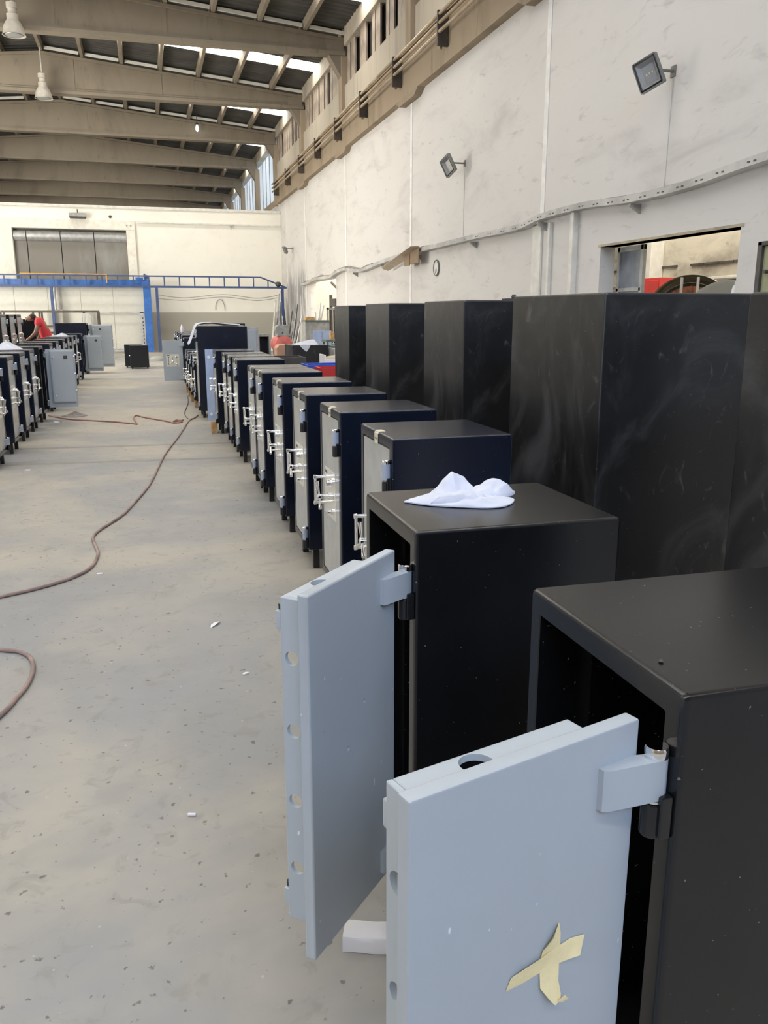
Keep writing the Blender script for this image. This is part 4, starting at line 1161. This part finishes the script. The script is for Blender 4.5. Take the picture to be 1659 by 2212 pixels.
b = MB(); b.cyl((0.0, 0, 0.0), (0.0, 0, 0.96), 0.08); b.build('pedestal', M['zinc'], t)

def small_safe(label, x, y, w, d, h):
    t = thing('small_safe', label, 'safe', (x, y, 0), 0)
    body_mb(d, w, h, 0.04).build('body', M['black_coat'], t)
    for px in (0.03, w - 0.07):
        for py in (0.03, d - 0.07):
            b = MB(); b.rbox(px, px + 0.04, py, py + 0.04, 0, 0.045, 0.004); b.build('foot', M['gloss_black'], t)
    y0, y1, z0, z1 = plate_rect(d, h, 0.04)
    b = MB(); b.rbox(0.018, 0.044, y0, y1, z0, z1, 0.0035); dr = b.build('door', M['black_coat'], t, loc=(PINX, PINY, 0))
    b = MB(); b.lathe([(0.022, 0.018), (0.022, 0.004), (0.010, 0.0), (0.010, -0.02)], (0, (y0 + y1) / 2, h * 0.55), 'x', 14); b.build('knob', M['chrome'], dr)
    return t
small_safe('small black safe standing alone on the floor down the aisle', -0.50, 25.3, 0.52, 0.45, 0.66)
small_safe('small black safe half hidden behind the one standing alone', -0.66, 26.0, 0.5, 0.45, 0.66)
b = MB(); b.loft([[(0.26 * k * cos(a) + 0.02 * cos(5 * a), 0.16 * k * sin(a), z) for a in [2 * pi * i / 16 for i in range(16)]] for k, z in ((1.0, 0.0), (1.05, 0.06), (0.8, 0.13), (0.35, 0.16))])
tag(b.build('sack', M['rust_grey'], loc=(0.33, 29.5, 0.0)), 'grey green sack lying on the floor by the far safes', 'sack')
rag('dust_heap', 'small heap of grey sweepings on the floor by the dark cable', [(-1.35, 13.75), (-1.15, 13.6), (-0.98, 13.72), (-1.0, 13.9), (-1.2, 14.0)], 0.001, [(-1.15, 13.8, 0.05, 0.06)], 9, mat='rust_grey', cat='dirt')

# ------------------------------------------------------------------ clutter between the safes and the wall
def openbox(name, label, cat, loc, w, d, h, mat, t_=0.02, rz=0.0):
    b = MB(); b.rbox(0, w, 0, d, 0, t_, 0.002); b.rbox(0, t_, 0, d, t_, h, 0.002); b.rbox(w - t_, w, 0, d, t_, h, 0.002); b.rbox(t_, w - t_, 0, t_, t_, h, 0.002); b.rbox(t_, w - t_, d - t_, d, t_, h, 0.002)
    return tag(b.build(name, M[mat], loc=loc, rot=(0, 0, rz)), label, cat)
t = thing('workbench', 'low steel workbench behind the row holding the bins', 'bench', (1.95, 10.2, 0))
b = MB(); b.rbox(0, 1.3, 0, 2.2, 0.70, 0.74, 0.005); b.build('top', M['grey_steel'], t)
for x in (0.04, 1.2):
    for y in (0.04, 2.1):
        b = MB(); b.rbox(x, x + 0.06, y, y + 0.06, 0, 0.70, 0.004); b.build('leg', M['grey_steel'], t)
openbox('red_bin', 'red plastic bin on the workbench beside the farthest tall black safe', 'bin', (2.05, 10.3, 0.74), 0.34, 0.42, 0.15, 'red_plastic')
openbox('blue_tray', 'shallow blue plastic tray on the workbench behind the red bin', 'tray', (2.00, 10.95, 0.74), 0.5, 0.5, 0.15, 'blue_plastic')
b = MB(); b.rbox(0, 0.10, 0, 0.012, 0, 0.07, 0.002); tag(b.build('paper_label', M['white_paper'], loc=(2.25, 10.28, 0.741)), 'white paper label leaning on the front of the red bin', 'label')
t = thing('carton', 'white carton with brown torn flaps on the workbench', 'box', (2.40, 11.75, 0.74))
b = MB(); b.rbox(0, 0.4, 0, 0.02, 0, 0.18, 0.003); b.rbox(0, 0.02, 0.02, 0.4, 0, 0.24, 0.003); b.rbox(0.38, 0.4, 0.02, 0.4, 0, 0.18, 0.003); b.rbox(0.02, 0.38, 0.38, 0.4, 0, 0.2, 0.003); b.rbox(0.02, 0.38, 0.02, 0.38, 0, 0.02, 0.003); b.build('body', M['white_paper'], t)
b = MB(); b.loft([[(0.02, 0.03, 0.18), (0.38, 0.03, 0.21), (0.38, 0.03, 0.214), (0.02, 0.03, 0.184)], [(0.02, 0.2, 0.20), (0.38, 0.2, 0.25), (0.38, 0.2, 0.254), (0.02, 0.2, 0.204)]]); b.build('flap', M['cardboard'], t)
t = thing('black_crate', 'wide black steel box with a white cloth on top', 'box', (2.53, 15.3, 0))
b = MB(); b.rbox(0, 0.66, 0, 0.9, 0.10, 0.985, 0.008); b.build('body', M['black_primer'], t)
for x in (0.04, 0.56):
    for y in (0.05, 0.79):
        b = MB(); b.rbox(x, x + 0.06, y, y + 0.06, 0, 0.10, 0.004); b.build('leg', M['gloss_black'], t)
rag('cloth', 'white cloth spread over the wide black steel box', [(2.62, 15.35), (2.75, 15.32), (2.95, 15.34), (3.05, 15.5), (3.0, 15.8), (2.8, 15.95), (2.6, 15.8)], 0.987, [(2.85, 15.55, 0.05, 0.12), (2.98, 15.6, 0.05, 0.06)], 11, rough=0.014)
b = MB(); b.loft([[(2.66, 15.292, 0.985), (2.86, 15.292, 0.985), (2.86, 15.288, 0.985), (2.66, 15.288, 0.985)], [(2.72, 15.292, 0.92), (2.82, 15.292, 0.91), (2.82, 15.288, 0.91), (2.72, 15.288, 0.92)], [(2.775, 15.292, 0.875), (2.785, 15.292, 0.87), (2.785, 15.288, 0.87), (2.775, 15.288, 0.875)]])
tag(b.build('cloth_corner', M['white_cloth']), 'pointed white cloth corner hanging down the front of the wide black box', 'cloth')
t = thing('peach_box', 'peach coloured cover on a dark stand before the red compressor', 'box', (2.46, 16.75, 0))
b = MB(); b.prism([(0, 0.50), (0.20, 0.46), (0.20, 0.36), (0.33, 0.36), (0.33, 0.95), (0.05, 0.94), (0.0, 0.88)], 0, 0.4, 'y'); b.v = [(x, y, z) for x, y, z in b.v]; b.build('cover', M['peach'], t)
b = MB(); b.rbox(0.02, 0.31, 0.02, 0.38, 0, 0.44, 0.006); b.build('stand', M['dark_steel'], t)
t = thing('compressor', 'red tank air compressor with its grey motor behind the safes', 'compressor', (2.78, 19.1, 0))
b = MB(); b.lathe([(0.02, -0.02), (0.13, 0.0), (0.19, 0.05), (0.20, 0.10), (0.20, 0.85), (0.19, 0.90), (0.12, 0.95)], (0, 0, 0.86), 'y', 24)
b.v = [(x + 0.2, y, z) for x, y, z in b.v]; b.build('tank', M['tank_red'], t)
b = MB(); b.rbox(0.06, 0.36, 0.1, 0.4, 1.04, 1.10, 0.01); b.cyl((0.12, 0.15, 1.2), (0.12, 0.45, 1.2), 0.09); b.rbox(0.2, 0.34, 0.15, 0.35, 1.08, 1.30, 0.02); b.build('motor', M['grey_steel'], t)
for y in (0.1, 0.8):
    b = MB(); b.rbox(0.06, 0.34, y, y + 0.05, 0, 0.72, 0.01); b.build('stand', M['dark_steel'], t)
t = thing('grey_cabinet', 'grey steel tool cabinet by the far wall opening', 'cabinet', (4.35, 24, 0))
b = MB(); b.rbox(0, 0.7, 0, 0.5, 0.05, 1.32, 0.01); b.build('body', M['grey_steel'], t)
b = MB(); b.rbox(0.02, 0.68, -0.02, 0, 0.1, 1.28, 0.006); b.build('door', M['grey_steel'], t)
b = MB(); b.rbox(-0.01, 0.71, -0.03, 0.51, 1.32, 1.36, 0.006); b.build('top', M['green_steel'], t)
b = MB(); b.rbox(0.05, 0.65, 0.05, 0.45, 0, 0.05, 0.004); b.build('plinth', M['dark_steel'], t)
b = MB(); b.rbox(0, 0.26, 0, 0.24, 0, 0.09, 0.004); tag(b.build('cardboard_box', M['wood'], loc=(4.38, 24.1, 1.361)), 'flat orange brown box on the grey tool cabinet', 'box')
for i, (x, h, r) in enumerate(((4.62, 0.22, 0.035), (4.74, 0.48, 0.03), (4.80, 0.42, 0.03))):
    b = MB(); b.cyl((0, 0, 0), (0.05 * i, 0, h), r, r * 0.8)
    tag(b.build('paper_roll', M['white_paper'], loc=(x + 0.06, 24.2 + 0.06 * i, 1.361)), ('short white bottle-like roll', 'tallest white roll', 'slanting white roll')[i] + ' standing on the grey tool cabinet', 'roll')
t = thing('blue_board', 'light blue steel sheet standing behind the wide black box', 'panel', (3.62, 19, 0))
b = MB(); b.rbox(0, 0.42, 0, 0.03, 0, 1.17, 0.003); b.build('sheet', M['light_blue'], t)
b = MB(); b.rbox(0.2, 0.21, -0.01, 0, 1.02, 1.15, 0.002); b.build('tie', M['grey_steel'], t)
t = thing('bench_vise', 'dark green bench vise on a pale grey cabinet', 'vise', (3.22, 15.1, 0.94))
b = MB(); b.rbox(0.0, 0.3, 0, 0.3, 0, 0.04, 0.005); b.rbox(0.1, 0.26, 0.05, 0.2, 0.04, 0.10, 0.01); b.build('base', M['green_steel'], t)
b = MB(); b.rbox(0.06, 0.34, 0.03, 0.16, 0.10, 0.14, 0.01); b.build('jaw', M['green_steel'], t)
b = MB(); b.cyl((0.02, 0.1, 0.07), (0.1, 0.1, 0.07), 0.012); b.build('screw', M['zinc'], t)
t = thing('side_cabinet', 'pale grey cabinet under the bench vise', 'cabinet', (3.21, 14.9, 0))
b = MB(); b.rbox(0, 0.45, 0, 0.5, 0.04, 0.94, 0.008); b.build('body', M['zinc'], t)
b = MB(); b.rbox(0.03, 0.42, -0.02, 0, 0.08, 0.9, 0.006); b.build('door', M['hinge_blue'], t)
b = MB(); b.rbox(0.03, 0.42, 0.03, 0.47, 0, 0.04, 0.004); b.build('plinth', M['dark_steel'], t)
b = MB(); b.rbox(0, 0.08, 0, 0.2, 0, 0.16, 0.004); tag(b.build('wooden_block', M['wood'], loc=(3.86, 18.2, 1.0)), 'orange wooden block beside the light blue steel sheet', 'block')
t = thing('green_trolley', 'green steel trolley carrying the orange wooden block', 'trolley', (3.70, 17.95, 0))
b = MB(); b.rbox(0, 0.5, 0, 0.5, 0.95, 1.0, 0.005); b.rbox(0.03, 0.47, 0.03, 0.47, 0.4, 0.44, 0.005); b.build('shelf', M['green_steel'], t)
for x in (0.02, 0.44):
    for y in (0.02, 0.44):
        b = MB(); b.rbox(x, x + 0.04, y, y + 0.04, 0, 0.95, 0.004); b.build('leg', M['green_steel'], t)
# dark hanging strips / rack at the far opening
t = thing('strip_curtain_rack', 'rack of dark steel strips standing in the far wall opening', 'rack', (5.25, 25.3, 0))
b = MB(); b.rbox(0, 0.06, 0, 0.06, 0, 1.72, 0.004); b.rbox(0.5, 0.56, 0, 0.06, 0, 1.72, 0.004); b.rbox(0, 0.56, 0, 0.06, 1.66, 1.72, 0.004); b.build('stand', M['grey_steel'], t)
for k in range(7):
    b = MB(); b.rbox(0.08 + 0.06 * k, 0.125 + 0.06 * k, 0.01, 0.04, 0.2, 1.66, 0.004); b.build('strip', M['dark_steel'] if k % 2 else M['gloss_black'], t)
t = thing('boom_arm', 'brown steel jib with a slanting stay above the far opening', 'jib', (6.5, 27.0, 0))
b = MB(); b.tube([(0.0, 3.4, 2.62), (0.05, 0.3, 1.84)], 0.045, 8); b.build('stay', M['brown_steel'], t)
b = MB(); b.rbox(-0.04, 0.04, 0.1, 3.2, 1.78, 1.86, 0.01); b.build('arm', M['brown_steel'], t)
b = MB(); b.rbox(-0.06, 0.06, 2.6, 3.4, 1.8, 2.06, 0.02); b.rbox(-0.05, 0.05, 3.5, 3.62, 0.0, 2.2, 0.01); b.build('hoist', M['dark_steel'], t)
# poles in the corner
random.seed(4)
for k in range(11):
    x0 = 5.15 + 0.06 * k + random.uniform(-0.03, 0.03); top = random.uniform(1.9, 2.5)
    b = MB(); r = random.choice((0.02, 0.025, 0.035)); b.cyl((x0 - 0.05, 36.0 + random.uniform(-0.9, 0.3), 0.0), (5.52 + 0.022 * k, 36.75 + 0.02 * k, top), r, n=8)
    tag(b.build('pole', (M['zinc'], M['dark_steel'], M['grey_steel'])[k % 3]), 'thin metal pole leaning in the far corner by the partition wall', 'pole', 'poles leaning in the far corner')
b = MB(); b.cyl((5.02, 35.6, 0.0), (5.42, 36.9, 2.1), 0.04, n=8); tag(b.build('pole', M['white_paint']), 'thick white pole leaning in the far corner', 'pole', 'poles leaning in the far corner')
for k in range(9):
    y0 = 33.0 + 0.25 * k
    b = MB(); b.cyl((5.55 - 0.03 * (k % 3), y0, 0.0), (WX - 0.05, y0 + random.uniform(-0.3, 0.5), random.uniform(1.2, 1.9)), 0.022, n=8)
    tag(b.build('bar', (M['zinc'], M['dark_steel'])[k % 2]), 'thin steel bar leaning on the sprayed grey wall patch', 'bar', 'bars leaning on the sprayed patch')

# things behind the tall navy safe
t = thing('black_frame_safe', 'tall black safe body showing as a dark edge behind the navy safe', 'safe', (1.27, 14.9, 0))
b = MB(); b.rbox(0, 0.38, 0, 0.6, 0.1, 1.385, 0.01); b.build('body', M['black_primer'], t)
for x in (0.03, 0.29):
    for y in (0.05, 0.5):
        b = MB(); b.rbox(x, x + 0.06, y, y + 0.06, 0, 0.10, 0.004); b.build('leg', M['gloss_black'], t)
t = thing('loose_door', 'loose grey safe door leaning on the black safe body behind the navy one', 'door', (1.665, 14.95, 0))
b = MB(); b.rbox(0, 0.21, 0.0, 0.03, 0, 1.32, 0.004); b.build('plate', M['zinc'], t)
b = MB(); b.rbox(0.025, 0.17, -0.03, 0, 0.06, 1.27, 0.006); b.build('inner_box', M['grey_door'], t)
t = thing('grey_locker', 'grey steel locker with a dark open front among the stored safes', 'locker', (2.74, 22, 0))
b = MB(); b.rbox(0, 0.05, 0, 0.4, 0, 1.03, 0.004); b.rbox(0.29, 0.34, 0, 0.4, 0, 1.03, 0.004); b.rbox(0.05, 0.29, 0, 0.4, 0.97, 1.03, 0.004); b.rbox(0.05, 0.29, 0, 0.4, 0, 0.1, 0.004); b.build('body', M['grey_steel'], t)
b = MB(); b.box(0.05, 0.29, 0.36, 0.4, 0.1, 0.97); b.build('back', M['inside_black'], t)
b = MB(); b.rbox(0.05, 0.29, 0.02, 0.36, 0.5, 0.52, 0.002); b.build('shelf', M['inside_black'], t)
t = thing('dark_trough', 'dark steel trough between the locker and the row of safes', 'trough', (1.55, 13.5, 0))
b = MB(); b.rbox(0, 0.9, 0, 0.02, 0.3, 0.86, 0.003); b.rbox(0, 0.9, 0.7, 0.72, 0.3, 0.86, 0.003); b.rbox(0, 0.02, 0.02, 0.7, 0.3, 0.86, 0.003); b.rbox(0.88, 0.9, 0.02, 0.7, 0.3, 0.86, 0.003); b.rbox(0, 0.9, 0, 0.72, 0.28, 0.3, 0.003); b.build('shell', M['dark_steel'], t)
for x in (0.02, 0.83):
    b = MB(); b.rbox(x, x + 0.05, 0.1, 0.6, 0, 0.28, 0.003); b.build('leg', M['dark_steel'], t)
b = MB(); b.lathe([(0.03, 0), (0.035, 0.02), (0.035, 0.12), (0.015, 0.17), (0.012, 0.2)], n=16)
tag(b.build('bottle', M['bottle_white'], loc=(0.86, 22.0, 1.083)), 'small pale bottle on the far safes past the navy one', 'bottle')

# ------------------------------------------------------------------ the man in red
def skin_body(name, chains, mat, parent, sub=2):
    """chains: list of (points, radii, attach index or None); one connected skeleton"""
    V, E_, R_ = [], [], []
    for pts, rad, at_ in chains:
        prev = at_
        for p, r in zip(pts, rad):
            V.append(p); R_.append(r)
            if prev is not None: E_.append((prev, len(V) - 1))
            prev = len(V) - 1
    me = bpy.data.meshes.new(name); me.from_pydata(V, E_, []); me.materials.append(mat)
    o = bpy.data.objects.new(name, me); COL.objects.link(o)
    md = o.modifiers.new('skin', 'SKIN'); md.use_smooth_shade = True
    sv = me.skin_vertices[0].data
    for i, r in enumerate(R_):
        sv[i].radius = r if isinstance(r, tuple) else (r, r)
        sv[i].use_root = (i == 0)
    ss = o.modifiers.new('sub', 'SUBSURF'); ss.levels = sub; ss.render_levels = sub
    bpy.context.view_layer.update()
    dg = bpy.context.evaluated_depsgraph_get(); dg.update()
    m2 = bpy.data.meshes.new_from_object(o.evaluated_get(dg))
    o.modifiers.clear(); o.data = m2; o.parent = parent
    for p in m2.polygons: p.use_smooth = True
    return o
man = thing('person', 'person in a red polo shirt bending over a tall black safe', 'person', (-2.20, 20.35, 0))
# local frame: faces -x; camera sees the left side (-y)
hip, waist, chest, neckb = (0.06, 0, 0.93), (0.05, 0, 1.06), (-0.02, 0, 1.29), (-0.13, 0, 1.42)
headc = (-0.25, -0.01, 1.45)
body = [([hip, waist, chest, neckb, (-0.18, 0, 1.45), (-0.235, -0.005, 1.462), (-0.285, -0.01, 1.43), (-0.30, -0.01, 1.385)],
         [(0.13, 0.10), (0.125, 0.10), (0.15, 0.11), 0.065, 0.052, (0.085, 0.072), (0.085, 0.075), 0.05], None)]
n0 = 8
def arm(sgn, elbow, wrist, palm):
    return ([(-0.07, sgn * 0.17, 1.37), elbow, wrist, palm], [0.062, 0.045, 0.030, 0.034], 2)
body.append(arm(-1, (-0.14, -0.24, 1.14), (-0.27, -0.20, 1.03), (-0.325, -0.19, 0.995)))
body.append(arm(1, (-0.08, 0.24, 1.12), (-0.16, 0.16, 0.98), (-0.19, 0.14, 0.93)))
for sgn in (-1, 1):
    body.append(([(0.06, sgn * 0.09, 0.86), (0.02, sgn * 0.10, 0.48), (0.06, sgn * 0.10, 0.10), (-0.08, sgn * 0.11, 0.045)], [0.085, 0.06, 0.042, 0.035], 0))
def fingers(palm_i, base, dirv, spread):
    out = []
    b0, d, sp = Vector(base), Vector(dirv).normalized(), Vector(spread).normalized()
    for k, ln in enumerate((0.070, 0.078, 0.072, 0.055)):
        r0 = b0 + sp * (0.018 * (k - 1.5))
        out.append(([tuple(r0 + d * 0.02), tuple(r0 + d * ln * 0.6 + Vector((0, 0, -0.008))), tuple(r0 + d * ln + Vector((0, 0, -0.03)))], [0.010, 0.009, 0.007], palm_i))
    out.append(([tuple(b0 - sp * 0.035 + Vector((0.02, 0, 0.0))), tuple(b0 - sp * 0.05 + d * 0.03 + Vector((0, 0, -0.01)))], [0.011, 0.009], palm_i))
    return out
body += fingers(11, (-0.34, -0.19, 0.985), (-1, 0.1, -0.5), (0.1, 1, 0))
body += fingers(15, (-0.20, 0.14, 0.915), (-0.6, -0.1, -1), (0.1, 1, 0))
skin_body('body', body, M['skin'], man)
sh = [([hip, waist, chest, (-0.12, 0, 1.40)], [(0.165, 0.135), (0.155, 0.13), (0.185, 0.14), (0.105, 0.10)], None)]
for sgn, el in ((-1, (-0.105, -0.215, 1.245)), (1, (-0.075, 0.215, 1.24))):
    sh.append(([(-0.07, sgn * 0.165, 1.37), el], [0.088, 0.078], 2))
skin_body('polo_shirt', sh, M['shirt_red'], man)
skin_body('collar', [([(-0.125, 0, 1.412), (-0.155, 0, 1.432)], [0.078, 0.066], None)], M['collar_dark'], man, 1)
tr = [([(0.06, 0, 0.93), (0.06, 0, 0.88)], [(0.15, 0.12), (0.15, 0.12)], None)]
for sgn in (-1, 1): tr.append(([(0.06, sgn * 0.09, 0.80), (0.02, sgn * 0.10, 0.48), (0.06, sgn * 0.10, 0.12)], [0.10, 0.078, 0.07], 1))
skin_body('trousers', tr, M['trouser_dark'], man)
b = MB(); hl = []
for k in range(9):
    a = -0.4 + 1.75 * k / 8
    hl.append([(-0.245 + 0.094 * cos(a + pi / 2 - 0.4) * 1.0 + 0.0, -0.006 + 0.08 * cos(q) * max(0.25, sin((k + 0.7) / 9.4 * pi)), 1.455 + 0.085 * sin(a + pi / 2 - 0.4)) for q in [pi * i / 10 for i in range(11)]])
b = MB(); b.lathe([(0.02, 0.082), (0.050, 0.068), (0.072, 0.040), (0.080, 0.0), (0.076, -0.02)], (0, 0, 0), n=20)
hr = b.build('hair', M['hair'], man, loc=(-0.212, -0.004, 1.462), rot=(0, radians(40), 0))
b = MB(); b.lathe([(0.006, -0.02), (0.014, -0.01), (0.014, 0.012), (0.008, 0.022)], n=10); b.build('ear', M['skin'], man, loc=(-0.245, -0.092, 1.44), rot=(0, 0.6, 0))
b = MB(); b.loft([[(-0.365, -0.012, 1.405), (-0.35, -0.028, 1.40), (-0.35, 0.008, 1.40)], [(-0.34, -0.012, 1.445), (-0.335, -0.02, 1.445), (-0.335, 0.0, 1.445)]]); b.build('nose', M['skin'], man)
for y in (-0.05, 0.03):
    b = MB(); b.lathe([(0.004, -0.012), (0.011, 0), (0.004, 0.012)], (-0.338, y, 1.452), n=10); b.build('eye', M['hair'], man)
b = MB(); b.rbox(-0.352, -0.335, -0.035, 0.012, 1.376, 1.384, 0.003); b.build('mouth', plain('lip', (0.2, 0.08, 0.06), 0.5), man)
for sgn in (-1, 1):
    b = MB(); b.rbox(-0.17, 0.12, sgn * 0.105 - 0.05, sgn * 0.105 + 0.05, 0.0, 0.09, 0.03); b.build('shoe', M['dark_steel'], man)
b = MB(); b.lathe([(0.001, 0.0), (0.0038, 0.0008), (0.004, 0.002), (0.002, 0.004), (0.0006, 0.0045)], n=9)
tag(b.build('pebble', M['dark_steel'], loc=(0.70, 0.995, 1.0505)), 'tiny grey pebble on the dusty top of the nearest open safe', 'pebble')
